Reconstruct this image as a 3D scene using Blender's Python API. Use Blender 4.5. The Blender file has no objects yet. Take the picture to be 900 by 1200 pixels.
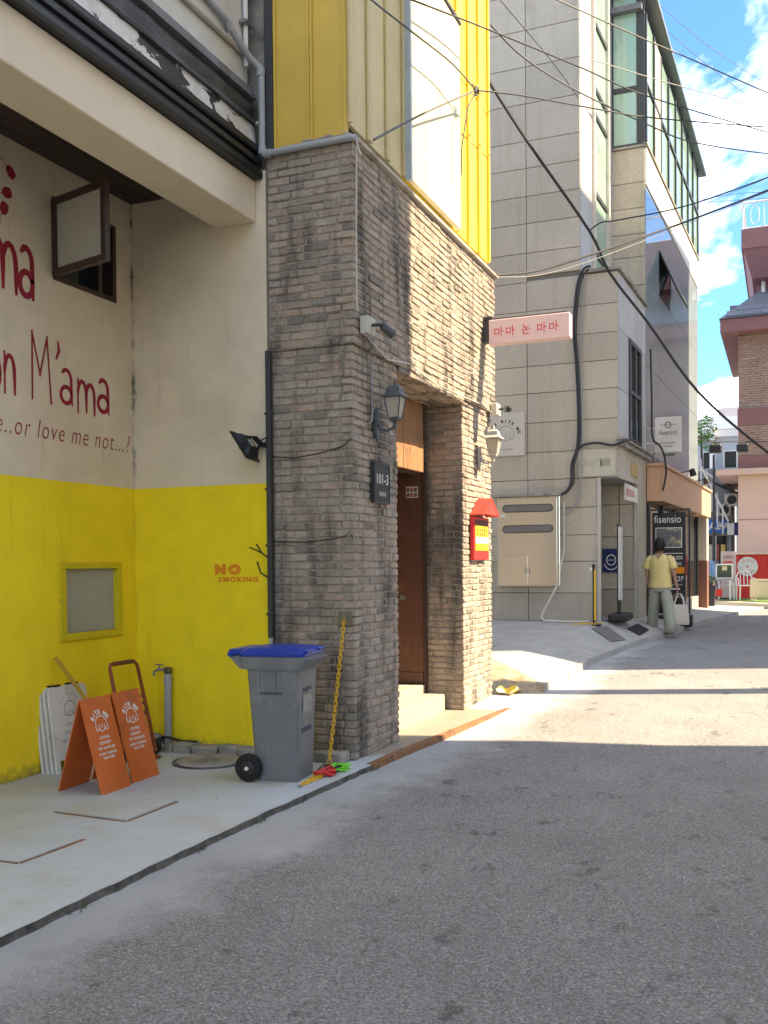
import bpy, bmesh, math, random
from mathutils import Vector, Matrix, noise
random.seed(11)
R = math.radians
sc = bpy.context.scene

# ------------------------------------------------------------------ camera
cam = bpy.data.cameras.new('camera')
cam.lens = 34.5; cam.sensor_width = 36; cam.shift_y = 0.0711; cam.clip_end = 2000; cam.clip_start = .05
co = bpy.data.objects.new('camera', cam); sc.collection.objects.link(co)
TH, PI_, RO = R(22.2), R(-1.2), R(.5)
fw = Vector((-math.sin(TH)*math.cos(PI_), math.cos(TH)*math.cos(PI_), math.sin(PI_)))
rt = Vector((math.cos(TH), math.sin(TH), 0)); up = rt.cross(fw)
r2 = rt*math.cos(RO) - up*math.sin(RO); u2 = up*math.cos(RO) + rt*math.sin(RO)
m = Matrix((r2, u2, -fw)).transposed().to_4x4(); m.translation = (0, 0, 1.6)
co.matrix_world = m
sc.camera = co

# ------------------------------------------------------------------ light: sky, clouds, sun, exposure
SUN_EL, SUN_AZ = R(47), R(15)          # azimuth measured from +X towards +Y
w = bpy.data.worlds.new('World'); sc.world = w; w.use_nodes = True
nt = w.node_tree; nt.nodes.clear()
N = lambda t: nt.nodes.new(t)
sky = N('ShaderNodeTexSky'); sky.sky_type = 'NISHITA'; sky.sun_disc = False
sky.sun_elevation = SUN_EL; sky.sun_rotation = R(90) - SUN_AZ
sky.air_density = 1.0; sky.dust_density = .25; sky.ozone_density = 2.0
tc = N('ShaderNodeTexCoord'); sep = N('ShaderNodeSeparateXYZ')
nt.links.new(tc.outputs['Generated'], sep.inputs[0])
zz = N('ShaderNodeMath'); zz.operation = 'MAXIMUM'; zz.inputs[1].default_value = 0
nt.links.new(sep.outputs['Z'], zz.inputs[0])
za = N('ShaderNodeMath'); za.operation = 'ADD'; za.inputs[1].default_value = .32
nt.links.new(zz.outputs[0], za.inputs[0])
dx = N('ShaderNodeMath'); dx.operation = 'DIVIDE'; dy = N('ShaderNodeMath'); dy.operation = 'DIVIDE'
nt.links.new(sep.outputs['X'], dx.inputs[0]); nt.links.new(za.outputs[0], dx.inputs[1])
nt.links.new(sep.outputs['Y'], dy.inputs[0]); nt.links.new(za.outputs[0], dy.inputs[1])
cmb = N('ShaderNodeCombineXYZ'); nt.links.new(dx.outputs[0], cmb.inputs[0]); nt.links.new(dy.outputs[0], cmb.inputs[1])
cmap = N('ShaderNodeMapping'); cmap.inputs['Location'].default_value = (6.6, 6.1, 0); cmap.inputs['Scale'].default_value = (1, 1, 1)
nt.links.new(cmb.outputs[0], cmap.inputs[0])
cn = N('ShaderNodeTexNoise'); cn.inputs["Scale"].default_value = 2.6; cn.inputs['Detail'].default_value = 9
cn.inputs['Roughness'].default_value = .56; cn.inputs['Distortion'].default_value = .35
nt.links.new(cmap.outputs[0], cn.inputs['Vector'])
cr = N('ShaderNodeValToRGB'); cr.color_ramp.elements[0].position = .48; cr.color_ramp.elements[1].position = .82
nt.links.new(cn.outputs['Fac'], cr.inputs[0])
cmx = N('ShaderNodeMixRGB'); cmx.inputs[2].default_value = (11.4, 10.5, 8.8, 1)
tint = N('ShaderNodeMixRGB'); tint.blend_type = 'MULTIPLY'; tint.inputs[0].default_value = 1; tint.inputs[2].default_value = (.22, .325, .43, 1)
nt.links.new(sky.outputs[0], tint.inputs[1])
nt.links.new(cr.outputs[0], cmx.inputs[0]); nt.links.new(tint.outputs[0], cmx.inputs[1])
bg = N('ShaderNodeBackground'); bg.inputs[1].default_value = .11
nt.links.new(cmx.outputs[0], bg.inputs[0])
wo = N('ShaderNodeOutputWorld'); nt.links.new(bg.outputs[0], wo.inputs[0])

sl = bpy.data.lights.new('sun', 'SUN'); sl.energy = 2.05; sl.angle = R(.53); sl.color = (1, .79, .53)
so = bpy.data.objects.new('sun', sl); sc.collection.objects.link(so)
sd = Vector((math.cos(SUN_EL)*math.cos(SUN_AZ), math.cos(SUN_EL)*math.sin(SUN_AZ), math.sin(SUN_EL)))
so.rotation_euler = sd.to_track_quat('Z', 'Y').to_euler(); so.location = (8, 6, 30)
vs = sc.view_settings
vs.view_transform = 'Standard'; vs.look = 'None'; vs.gamma = 1; vs.use_curve_mapping = False; vs.exposure = 3.0

# ------------------------------------------------------------------ materials
MATS = {}
def mat(name, c, rough=.75, var=.15, vs_=7., c2=None, mix=.5, ms=1.6, edge=(.5, .62), bump=.0, bs=60., metal=0., spec=.4,
        stretch=(1, 1, 1), mstretch=(1, 1, 1), trans=0., emit=0.):
    if name in MATS: return MATS[name]
    m_ = bpy.data.materials.new(name); m_.use_nodes = True; t = m_.node_tree; b = t.nodes['Principled BSDF']
    L = t.links.new
    b.inputs['Roughness'].default_value = rough; b.inputs['Metallic'].default_value = metal
    b.inputs['Specular IOR Level'].default_value = spec
    g = t.nodes.new('ShaderNodeNewGeometry')
    def nz(scale, st, det=5, rg=.6):
        mp = t.nodes.new('ShaderNodeMapping'); mp.inputs['Scale'].default_value = st
        L(g.outputs['Position'], mp.inputs[0])
        n_ = t.nodes.new('ShaderNodeTexNoise'); n_.inputs['Scale'].default_value = scale
        n_.inputs['Detail'].default_value = det; n_.inputs['Roughness'].default_value = rg
        L(mp.outputs[0], n_.inputs['Vector']); return n_
    n1 = nz(vs_, stretch)
    mr = t.nodes.new('ShaderNodeMapRange'); mr.inputs[1].default_value = .25; mr.inputs[2].default_value = .75
    mr.inputs[3].default_value = 1-var; mr.inputs[4].default_value = 1+var
    L(n1.outputs['Fac'], mr.inputs[0])
    col = t.nodes.new('ShaderNodeMixRGB'); col.blend_type = 'MULTIPLY'; col.inputs[0].default_value = 1
    base = t.nodes.new('ShaderNodeMixRGB'); base.inputs[1].default_value = (*c, 1); base.inputs[2].default_value = (*(c2 or c), 1)
    base.inputs[0].default_value = 0; base.name = 'BASE'
    if c2:
        n2 = nz(ms, mstretch, 8, .65)
        rp = t.nodes.new('ShaderNodeMapRange'); rp.inputs[1].default_value = edge[0]; rp.inputs[2].default_value = edge[1]
        rp.inputs[3].default_value = 0; rp.inputs[4].default_value = mix; rp.interpolation_type = 'SMOOTHSTEP'
        L(n2.outputs['Fac'], rp.inputs[0]); L(rp.outputs[0], base.inputs[0])
    L(base.outputs[0], col.inputs[1]); L(mr.outputs[0], col.inputs[2]); col.name = 'COL'
    L(col.outputs[0], b.inputs['Base Color'])
    if bump:
        n3 = nz(bs, stretch, 4)
        bp = t.nodes.new('ShaderNodeBump'); bp.inputs['Strength'].default_value = min(1, bump); bp.inputs['Distance'].default_value = .01*max(1, bump)
        L(n3.outputs['Fac'], bp.inputs['Height']); L(bp.outputs[0], b.inputs['Normal'])
    if trans: b.inputs['Transmission Weight'].default_value = trans
    if emit:
        b.inputs['Emission Color'].default_value = (*c, 1); b.inputs['Emission Strength'].default_value = emit
    MATS[name] = m_
    return m_

M = mat
def mat_paint_split():
    """cream render above, yellow paint below a level line; black mould along the inside corner, grime at the foot"""
    m_ = mat('wall_paint', (.74, .635, .47), .8, .08, 3., (.62, .51, .35), .55, .8, (.45, .7), bump=.35, bs=25)
    t = m_.node_tree; L = t.links.new
    g = [n for n in t.nodes if n.type == 'NEW_GEOMETRY'][0]
    s = t.nodes.new('ShaderNodeSeparateXYZ'); L(g.outputs['Position'], s.inputs[0])
    st = t.nodes.new('ShaderNodeMapRange'); st.inputs[1].default_value = 2.262; st.inputs[2].default_value = 2.258
    L(s.outputs['Z'], st.inputs[0])
    mx = t.nodes.new('ShaderNodeMixRGB'); L(st.outputs[0], mx.inputs[0])
    L(t.nodes['BASE'].outputs[0], mx.inputs[1]); mx.inputs[2].default_value = (.93, .72, .012, 1)
    def mathn(op, a, b=None, v=None):
        n_ = t.nodes.new('ShaderNodeMath'); n_.operation = op
        L(a, n_.inputs[0])
        if b is not None: L(b, n_.inputs[1])
        if v is not None: n_.inputs[1].default_value = v
        return n_.outputs[0]
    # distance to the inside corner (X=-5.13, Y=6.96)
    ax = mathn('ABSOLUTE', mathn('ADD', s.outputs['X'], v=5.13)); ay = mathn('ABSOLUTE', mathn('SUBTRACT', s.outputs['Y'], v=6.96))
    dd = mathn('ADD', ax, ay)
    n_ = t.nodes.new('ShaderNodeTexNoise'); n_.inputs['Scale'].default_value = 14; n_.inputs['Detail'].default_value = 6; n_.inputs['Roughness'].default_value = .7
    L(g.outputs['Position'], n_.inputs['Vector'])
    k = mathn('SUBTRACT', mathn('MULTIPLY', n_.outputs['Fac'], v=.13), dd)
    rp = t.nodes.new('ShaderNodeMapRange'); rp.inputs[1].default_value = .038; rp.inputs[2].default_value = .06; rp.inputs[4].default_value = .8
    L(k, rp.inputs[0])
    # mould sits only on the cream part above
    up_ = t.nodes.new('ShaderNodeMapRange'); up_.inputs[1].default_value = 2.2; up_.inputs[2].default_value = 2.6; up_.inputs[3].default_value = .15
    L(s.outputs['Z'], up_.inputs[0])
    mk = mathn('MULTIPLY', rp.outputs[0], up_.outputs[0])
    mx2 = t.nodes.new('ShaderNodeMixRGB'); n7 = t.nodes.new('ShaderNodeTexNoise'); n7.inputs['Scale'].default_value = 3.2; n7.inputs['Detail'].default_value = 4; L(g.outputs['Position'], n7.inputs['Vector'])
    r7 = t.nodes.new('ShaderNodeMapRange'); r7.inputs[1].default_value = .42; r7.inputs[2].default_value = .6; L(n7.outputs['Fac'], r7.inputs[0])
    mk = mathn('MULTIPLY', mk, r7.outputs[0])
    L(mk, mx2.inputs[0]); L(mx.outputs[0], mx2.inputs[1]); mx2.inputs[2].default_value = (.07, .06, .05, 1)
    # splash dirt at the foot
    k2 = mathn('SUBTRACT', mathn('MULTIPLY', n_.outputs['Fac'], v=.27), s.outputs['Z'])
    rp2 = t.nodes.new('ShaderNodeMapRange'); rp2.inputs[1].default_value = -.03; rp2.inputs[2].default_value = .09; rp2.inputs[4].default_value = .75
    L(k2, rp2.inputs[0])
    mx3 = t.nodes.new('ShaderNodeMixRGB'); L(rp2.outputs[0], mx3.inputs[0]); L(mx2.outputs[0], mx3.inputs[1]); mx3.inputs[2].default_value = (.13, .11, .06, 1)
    # faint rust runs and scuffs
    mp = t.nodes.new('ShaderNodeMapping'); mp.inputs['Scale'].default_value = (9, 9, .7); L(g.outputs['Position'], mp.inputs[0])
    n4 = t.nodes.new('ShaderNodeTexNoise'); n4.inputs['Scale'].default_value = 1.3; n4.inputs['Detail'].default_value = 7; L(mp.outputs[0], n4.inputs['Vector'])
    rp4 = t.nodes.new('ShaderNodeMapRange'); rp4.inputs[1].default_value = .6; rp4.inputs[2].default_value = .8; rp4.inputs[4].default_value = .35
    L(n4.outputs['Fac'], rp4.inputs[0])
    mx4 = t.nodes.new('ShaderNodeMixRGB'); mx4.blend_type = 'MULTIPLY'; L(rp4.outputs[0], mx4.inputs[0]); L(mx3.outputs[0], mx4.inputs[1]); mx4.inputs[2].default_value = (.6, .5, .36, 1)
    L(mx4.outputs[0], t.nodes['COL'].inputs[1])
    return m_

def mat_brick(name, cols, soot=.8):
    m_ = mat(name, (.2, .17, .15), .9, .22, 45., bump=.55, bs=70., spec=.2)
    t = m_.node_tree; L = t.links.new
    g = [n for n in t.nodes if n.type == 'NEW_GEOMETRY'][0]
    oi = t.nodes.new('ShaderNodeObjectInfo'); at = t.nodes.new('ShaderNodeAttribute'); at.attribute_name = 'rnd'
    a = t.nodes.new('ShaderNodeMath'); L(oi.outputs['Random'], a.inputs[0]); L(at.outputs['Fac'], a.inputs[1])
    f = t.nodes.new('ShaderNodeMath'); f.operation = 'FRACT'; L(a.outputs[0], f.inputs[0])
    rp = t.nodes.new('ShaderNodeValToRGB'); e = rp.color_ramp.elements
    while len(e) < len(cols): e.new(.5)
    for i, c in enumerate(cols): e[i].position = i/(len(cols)-1); e[i].color = (*c, 1)
    L(f.outputs[0], rp.inputs[0])
    def nzz(s, st=(1, 1, 1), d=6):
        mp = t.nodes.new('ShaderNodeMapping'); mp.inputs['Scale'].default_value = st; L(g.outputs['Position'], mp.inputs[0])
        n_ = t.nodes.new('ShaderNodeTexNoise'); n_.inputs['Scale'].default_value = s; n_.inputs['Detail'].default_value = d; n_.inputs['Roughness'].default_value = .68
        L(mp.outputs[0], n_.inputs['Vector']); return n_
    # pale lime bloom on some faces
    n1 = nzz(11); r1 = t.nodes.new('ShaderNodeMapRange'); r1.inputs[1].default_value = .55; r1.inputs[2].default_value = .75; r1.inputs[4].default_value = .55
    L(n1.outputs['Fac'], r1.inputs[0])
    m1 = t.nodes.new('ShaderNodeMixRGB'); L(r1.outputs[0], m1.inputs[0]); L(rp.outputs[0], m1.inputs[1]); m1.inputs[2].default_value = (.54, .49, .42, 1)
    # black weathering in large patches running down
    n2 = nzz(2.4, (1.5, 1.5, .28), 9); r2_ = t.nodes.new('ShaderNodeMapRange'); r2_.inputs[1].default_value = .49; r2_.inputs[2].default_value = .62; r2_.inputs[4].default_value = soot
    L(n2.outputs['Fac'], r2_.inputs[0])
    m2 = t.nodes.new('ShaderNodeMixRGB'); L(r2_.outputs[0], m2.inputs[0]); L(m1.outputs[0], m2.inputs[1]); m2.inputs[2].default_value = (.055, .052, .047, 1)
    L(m2.outputs[0], t.nodes['COL'].inputs[1])
    return m_

def mat_asphalt():
    m_ = mat('asphalt', (.24, .237, .23), .92, .12, 1.3, (.32, .315, .30), .7, .55, (.5, .78), bump=1., bs=95., spec=.25)
    t = m_.node_tree; L = t.links.new
    g = [n for n in t.nodes if n.type == 'NEW_GEOMETRY'][0]
    # stone grain
    v = t.nodes.new('ShaderNodeTexVoronoi'); v.inputs['Scale'].default_value = 125; L(g.outputs['Position'], v.inputs['Vector'])
    sp = t.nodes.new('ShaderNodeSeparateColor'); L(v.outputs['Color'], sp.inputs[0])
    mr = t.nodes.new('ShaderNodeMapRange'); mr.inputs[1].default_value = 0; mr.inputs[2].default_value = 1; mr.inputs[3].default_value = .62; mr.inputs[4].default_value = 1.36
    L(sp.outputs[0], mr.inputs[0])
    m1 = t.nodes.new('ShaderNodeMixRGB'); m1.blend_type = 'MULTIPLY'; m1.inputs[0].default_value = 1
    L(t.nodes['BASE'].outputs[0], m1.inputs[1]); L(mr.outputs[0], m1.inputs[2])
    v2 = t.nodes.new('ShaderNodeTexVoronoi'); v2.inputs['Scale'].default_value = 120; L(g.outputs['Position'], v2.inputs['Vector'])
    sp2 = t.nodes.new('ShaderNodeSeparateColor'); L(v2.outputs['Color'], sp2.inputs[0])
    gt = t.nodes.new('ShaderNodeMath'); gt.operation = 'GREATER_THAN'; gt.inputs[1].default_value = .965; L(sp2.outputs[1], gt.inputs[0])
    m2 = t.nodes.new('ShaderNodeMixRGB'); L(gt.outputs[0], m2.inputs[0]); L(m1.outputs[0], m2.inputs[1]); m2.inputs[2].default_value = (.42, .415, .40, 1)
    # dark oil and tar marks
    mp = t.nodes.new('ShaderNodeMapping'); mp.inputs['Scale'].default_value = (1.5, 1, 1); L(g.outputs['Position'], mp.inputs[0])
    n1 = t.nodes.new('ShaderNodeTexNoise'); n1.inputs['Scale'].default_value = 2.6; n1.inputs['Detail'].default_value = 10; n1.inputs['Roughness'].default_value = .72; L(mp.outputs[0], n1.inputs['Vector'])
    r1 = t.nodes.new('ShaderNodeMapRange'); r1.inputs[1].default_value = .585; r1.inputs[2].default_value = .65; r1.inputs[4].default_value = .6; L(n1.outputs['Fac'], r1.inputs[0])
    m3 = t.nodes.new('ShaderNodeMixRGB'); L(r1.outputs[0], m3.inputs[0]); L(m2.outputs[0], m3.inputs[1]); m3.inputs[2].default_value = (.06, .06, .06, 1)
    # washed-out dust along the kerb (distance from the kerb line x = -3.15 + .05 y)
    s = t.nodes.new('ShaderNodeSeparateXYZ'); L(g.outputs['Position'], s.inputs[0])
    ky = t.nodes.new('ShaderNodeMath'); ky.operation = 'MULTIPLY_ADD'; ky.inputs[1].default_value = -.05; ky.inputs[2].default_value = 3.18; L(s.outputs['Y'], ky.inputs[0])
    kd = t.nodes.new('ShaderNodeMath'); kd.operation = 'ADD'; L(ky.outputs[0], kd.inputs[0]); L(s.outputs['X'], kd.inputs[1])
    n5 = t.nodes.new('ShaderNodeTexNoise'); n5.inputs['Scale'].default_value = 1.7; n5.inputs['Detail'].default_value = 8; n5.inputs['Roughness'].default_value = .65; L(g.outputs['Position'], n5.inputs['Vector'])
    k5 = t.nodes.new('ShaderNodeMath'); k5.operation = 'MULTIPLY_ADD'; k5.inputs[1].default_value = -1.1; L(n5.outputs['Fac'], k5.inputs[0]); L(kd.outputs[0], k5.inputs[2])
    r5 = t.nodes.new('ShaderNodeMapRange'); r5.inputs[1].default_value = .0; r5.inputs[2].default_value = -.36; r5.inputs[3].default_value = 0; r5.inputs[4].default_value = .75; L(k5.outputs[0], r5.inputs[0])
    m5 = t.nodes.new('ShaderNodeMixRGB'); L(r5.outputs[0], m5.inputs[0]); L(m3.outputs[0], m5.inputs[1]); m5.inputs[2].default_value = (.47, .475, .47, 1)
    L(m5.outputs[0], t.nodes['COL'].inputs[1])
    return m_

def mat_pave():
    m_ = M('painted_concrete', (.48, .515, .535), .55, .08, 2.2, (.45, .44, .38), .8, 1.3, (.48, .66), bump=.35, bs=22, spec=.35)
    t = m_.node_tree; L = t.links.new; g = [n for n in t.nodes if n.type == 'NEW_GEOMETRY'][0]
    s = t.nodes.new('ShaderNodeSeparateXYZ'); L(g.outputs['Position'], s.inputs[0])
    n_ = t.nodes.new('ShaderNodeTexNoise'); n_.inputs['Scale'].default_value = 4; n_.inputs['Detail'].default_value = 8; L(g.outputs['Position'], n_.inputs['Vector'])
    a = t.nodes.new('ShaderNodeMath'); a.operation = 'MULTIPLY_ADD'; a.inputs[1].default_value = .9; L(n_.outputs['Fac'], a.inputs[0]); L(s.outputs['Y'], a.inputs[2])
    r = t.nodes.new('ShaderNodeMapRange'); r.inputs[1].default_value = 7.55; r.inputs[2].default_value = 7.75; L(a.outputs[0], r.inputs[0])
    mx = t.nodes.new('ShaderNodeMixRGB'); L(r.outputs[0], mx.inputs[0]); L(t.nodes['BASE'].outputs[0], mx.inputs[1]); mx.inputs[2].default_value = (.30, .265, .205, 1)
    # footmarks and drips
    n2 = t.nodes.new('ShaderNodeTexNoise'); n2.inputs['Scale'].default_value = 9; n2.inputs['Detail'].default_value = 10; n2.inputs['Roughness'].default_value = .75; L(g.outputs['Position'], n2.inputs['Vector'])
    r2 = t.nodes.new('ShaderNodeMapRange'); r2.inputs[1].default_value = .60; r2.inputs[2].default_value = .70; r2.inputs[4].default_value = .5; L(n2.outputs['Fac'], r2.inputs[0])
    m2 = t.nodes.new('ShaderNodeMixRGB'); L(r2.outputs[0], m2.inputs[0]); L(mx.outputs[0], m2.inputs[1]); m2.inputs[2].default_value = (.2, .18, .14, 1)
    L(m2.outputs[0], t.nodes['COL'].inputs[1]); return m_
def mat_granite(name, c, var=.12):
    m_ = mat(name, c, .7, var, 2.2, tuple(x*.86 for x in c), .8, 1.1, (.45, .65), bump=.25, bs=120, spec=.3)
    t = m_.node_tree; L = t.links.new; g = [n for n in t.nodes if n.type == 'NEW_GEOMETRY'][0]
    v = t.nodes.new('ShaderNodeTexNoise'); v.inputs['Scale'].default_value = 38; v.inputs['Detail'].default_value = 5; v.inputs['Roughness'].default_value = .8; L(g.outputs['Position'], v.inputs['Vector'])
    mr = t.nodes.new('ShaderNodeMapRange'); mr.inputs[1].default_value = .3; mr.inputs[2].default_value = .7; mr.inputs[3].default_value = .72; mr.inputs[4].default_value = 1.25
    L(v.outputs['Fac'], mr.inputs[0])
    oi = t.nodes.new('ShaderNodeObjectInfo'); mo = t.nodes.new('ShaderNodeMapRange'); mo.inputs[3].default_value = .93; mo.inputs[4].default_value = 1.06; L(oi.outputs['Random'], mo.inputs[0])
    mm = t.nodes.new('ShaderNodeMath'); mm.operation = 'MULTIPLY'; L(mr.outputs[0], mm.inputs[0]); L(mo.outputs[0], mm.inputs[1])
    m1 = t.nodes.new('ShaderNodeMixRGB'); m1.blend_type = 'MULTIPLY'; m1.inputs[0].default_value = 1
    L(t.nodes['BASE'].outputs[0], m1.inputs[1]); L(mm.outputs[0], m1.inputs[2])
    mp = t.nodes.new('ShaderNodeMapping'); mp.inputs['Scale'].default_value = (5, 5, .35); L(g.outputs['Position'], mp.inputs[0])
    ns = t.nodes.new('ShaderNodeTexNoise'); ns.inputs['Scale'].default_value = 1.2; ns.inputs['Detail'].default_value = 8; ns.inputs['Roughness'].default_value = .65; L(mp.outputs[0], ns.inputs['Vector'])
    rs = t.nodes.new('ShaderNodeMapRange'); rs.inputs[1].default_value = .52; rs.inputs[2].default_value = .74; rs.inputs[4].default_value = .45; L(ns.outputs['Fac'], rs.inputs[0])
    m9 = t.nodes.new('ShaderNodeMixRGB'); m9.blend_type = 'MULTIPLY'; L(rs.outputs[0], m9.inputs[0]); L(m1.outputs[0], m9.inputs[1]); m9.inputs[2].default_value = (.62, .58, .5, 1)
    L(m9.outputs[0], t.nodes['COL'].inputs[1])
    return m_

WALL = mat_paint_split()
BRICK = mat_brick('weathered_brick', [(.27, .235, .19), (.41, .345, .275), (.36, .305, .245), (.44, .35, .27), (.32, .27, .215), (.43, .325, .255), (.40, .35, .29), (.21, .185, .155)])
MORTAR = M('mortar', (.33, .295, .245), .95, .3, 9, (.11, .10, .085), .7, 2., bump=.8, bs=60)
ASPH = mat_asphalt()
GRAN = mat_granite('granite_cladding', (.50, .45, .36))
GRAND = mat_granite('granite_plinth', (.40, .365, .30))
JOINT = M('joint', (.2, .18, .15), .9, .1)
GROUND = M('ground_soil', (.16, .15, .13), .95, .2, 3)
PAVE = mat_pave()
CONC = M('concrete', (.33, .31, .27), .9, .22, 5, (.16, .15, .125), .7, 2.6, (.48, .62), bump=.9, bs=35)
SIDEW = M('sidewalk_concrete', (.37, .36, .33), .9, .14, 3.5, (.29, .275, .245), .6, 1.2, (.48, .62), bump=.5, bs=35)
KERB = M('kerb_edge', (.12, .115, .105), .95, .35, 14, (.05, .048, .045), .8, 6, bump=1., bs=40)
RUST = M('rusty_steel', (.26, .13, .06), .85, .3, 12, (.12, .06, .035), .8, 5, bump=.6, bs=50)
STUCCO = M('cream_stucco', (.76, .66, .51), .85, .05, 3, (.60, .51, .38), .5, .9, (.5, .75), bump=.3, bs=30)
DARKWOOD = M('dark_boards', (.055, .032, .024), .6, .3, 9, stretch=(14, 1, 14), bump=.3, bs=20)
BROWNFR = M('brown_frame', (.06, .032, .025), .5, .2, 9)
FROST = M('frosted_pane', (.46, .43, .36), .45, .06, 3)
FROST2 = M('grey_pane', (.37, .37, .33), .35, .1, 3)
BLACK = M('black_paint', (.012, .013, .015), .38, .3, 7, bump=.15, bs=20)
PEEL = M('peeling_black_paint', (.016, .017, .02), .45, .2, 7, (.62, .60, .56), 1., 3.2, (.505, .52), mstretch=(1, .6, 1.5), bump=.3, bs=18)
TARP = M('grey_tarp', (.055, .056, .062), .55, .35, 6, (.12, .12, .125), .6, 2.2, bump=.9, bs=5)
STRIP = M('grey_flashing', (.15, .155, .16), .6, .25, 6, (.09, .08, .07), .7, 2.5, mstretch=(1, 1, .3))
OLDWHITE = M('stained_white_wall', (.60, .59, .54), .8, .08, 4, (.30, .24, .17), .75, 1.6, (.54, .68), mstretch=(2.2, 2.2, .5), bump=.2, bs=20)
PVC = M('grey_pvc', (.36, .375, .39), .5, .1, 6)
DARKMET = M('dark_metal', (.045, .048, .052), .5, .2, 8)
YELL = M('yellow_cladding', (.66, .46, .08), .5, .10, 3, (.52, .38, .12), .6, 1.5, (.5, .68), mstretch=(2, 2, .4), spec=.4)
YELLP = M('hazed_yellow_cladding', (.66, .55, .29), .55, .08, 3, (.52, .43, .24), .5, 1.5, (.5, .68), mstretch=(2, 2, .4))  # same cladding, with haze glare put into its paler yellow
YELLS = M('bright_yellow_cladding', (.80, .56, .06), .5, .06, 3, (.45, .2, .05), .55, 2.1, (.62, .68), mstretch=(1, 1, .8))
WHITEP = M('white_panel', (.64, .57, .37), .5, .04, 2, (.55, .46, .24), .5, 1.2, (.45, .7), mstretch=(3, 3, .25))
WHITEM = M('white_metal', (.72, .71, .68), .45, .06, 5)
ORWOOD = M('weathered_lintel_boards', (.30, .155, .07), .7, .35, 7, (.16, .09, .055), .6, 3, stretch=(6, 9, .8))
DOORW = M('brown_door', (.13, .06, .04), .42, .25, 5, (.20, .13, .085), .6, 1.2, (.5, .7), stretch=(9, 9, 1))
STEPG = M('step_granite', (.42, .36, .27), .7, .15, 30, bump=.2, bs=80)
STEEL = M('stainless', (.78, .75, .67), .2, .04, 3, metal=.85, bump=.35, bs=1.3)
def mat_glass(name, c, rough=.03, ior=1.7, bump=.0):
    m_ = M(name, c, rough, .05, 2, bump=bump, bs=.9, spec=.6); m_.node_tree.nodes['Principled BSDF'].inputs['IOR'].default_value = ior; return m_
GLASS = mat_glass('facade_glass', (.32, .39, .42), .03, 1.5, .04)
GREENG = mat_glass('green_window_glass', (.33, .50, .41), .06, 1.6)
DARKG = mat_glass('dark_window_glass', (.02, .026, .03), .04, 1.6)
PEACH = M('peach_render', (.58, .35, .215), .8, .05, 3)
PINK = M('pink_render', (.66, .47, .38), .85, .05, 2, bump=.15, bs=20)
MAROON = M('maroon_band', (.25, .12, .115), .7, .1, 3)
MAUVE = M('mauve_render', (.25, .13, .15), .8, .08, 3)
BLK = M('black_plastic', (.02, .02, .022), .45, .15, 8)
WHITE = M('white_board', (.68, .67, .62), .5, .07, 4, (.5, .47, .38), .4, 2.4)
ORANGE = M('orange_sheet', (.64, .15, .03), .5, .08, 5, (.42, .12, .045), .5, 4, (.55, .68), bump=.1, bs=8)
REDP = M('red_lettering', (.30, .015, .035), .8, .15, 30)
ORL = M('orange_lettering', (.80, .27, .01), .8, .08, 20)
WHL = M('white_lettering', (.8, .78, .72), .6, .03)
BLL = M('black_lettering', (.03, .03, .03), .6, .1)
GREYL = M('grey_lettering', (.28, .27, .24), .6, .1)
BINB = M('grey_bin_plastic', (.18, .188, .195), .5, .1, 6, (.27, .27, .26), .6, 5, (.53, .66), mstretch=(1, 1, .5), bump=.1, bs=30)
BLUE = M('blue_lid_plastic', (.018, .05, .34), .35, .08, 6)
RUB = M('rubber', (.012, .012, .012), .7, .2, 12)
YCH = M('yellow_plastic', (.78, .47, .02), .4, .08, 10)
NEON = M('neon_green_strap', (.22, .75, .06), .6, .1)
RED = M('red_plastic', (.62, .03, .025), .45, .1)
PINKS = M('pink_sign_face', (.74, .56, .56), .35, .04, 3)
PINKL = M('pink_red_lettering', (.68, .03, .06), .5)
GREYMET = M('grey_metal', (.3, .31, .31), .4, .1, metal=.6)
LAMPG = M('old_lamp_glass', (.42, .38, .30), .25, .1)
LAMPM = M('lamp_iron', (.09, .10, .105), .5, .2, 14)
LAMPW = M('pale_lamp_iron', (.42, .42, .38), .5, .15, 14)
IVORY = M('ivory_plastic', (.55, .53, .45), .5, .08, 8)
GOLD = M('gold_plaque', (.45, .30, .08), .35, .2, 8, metal=.6)
NAVY = M('navy_sign', (.012, .03, .12), .5)
SKYBLUE = M('blue_sign', (.03, .16, .50), .5, .08, 3)
CARB = M('pale_blue_car_paint', (.20, .34, .50), .3, .05)
LEAF = M('leaf', (.045, .085, .022), .7, .35, 20)
LEAFB = M('bright_leaf', (.16, .36, .04), .7, .3, 20)
TURF = M('green_turf', (.10, .17, .04), .9, .3, 20)
CREAMD = M('cream_deck', (.62, .52, .36), .8, .08, 4)
SLATE = M('grey_shingles', (.16, .17, .19), .8, .3, 9)
FARB = mat_brick('far_brick', [(.34, .22, .18), (.40, .27, .22), (.37, .25, .20), (.44, .31, .25)], .15)

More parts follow.
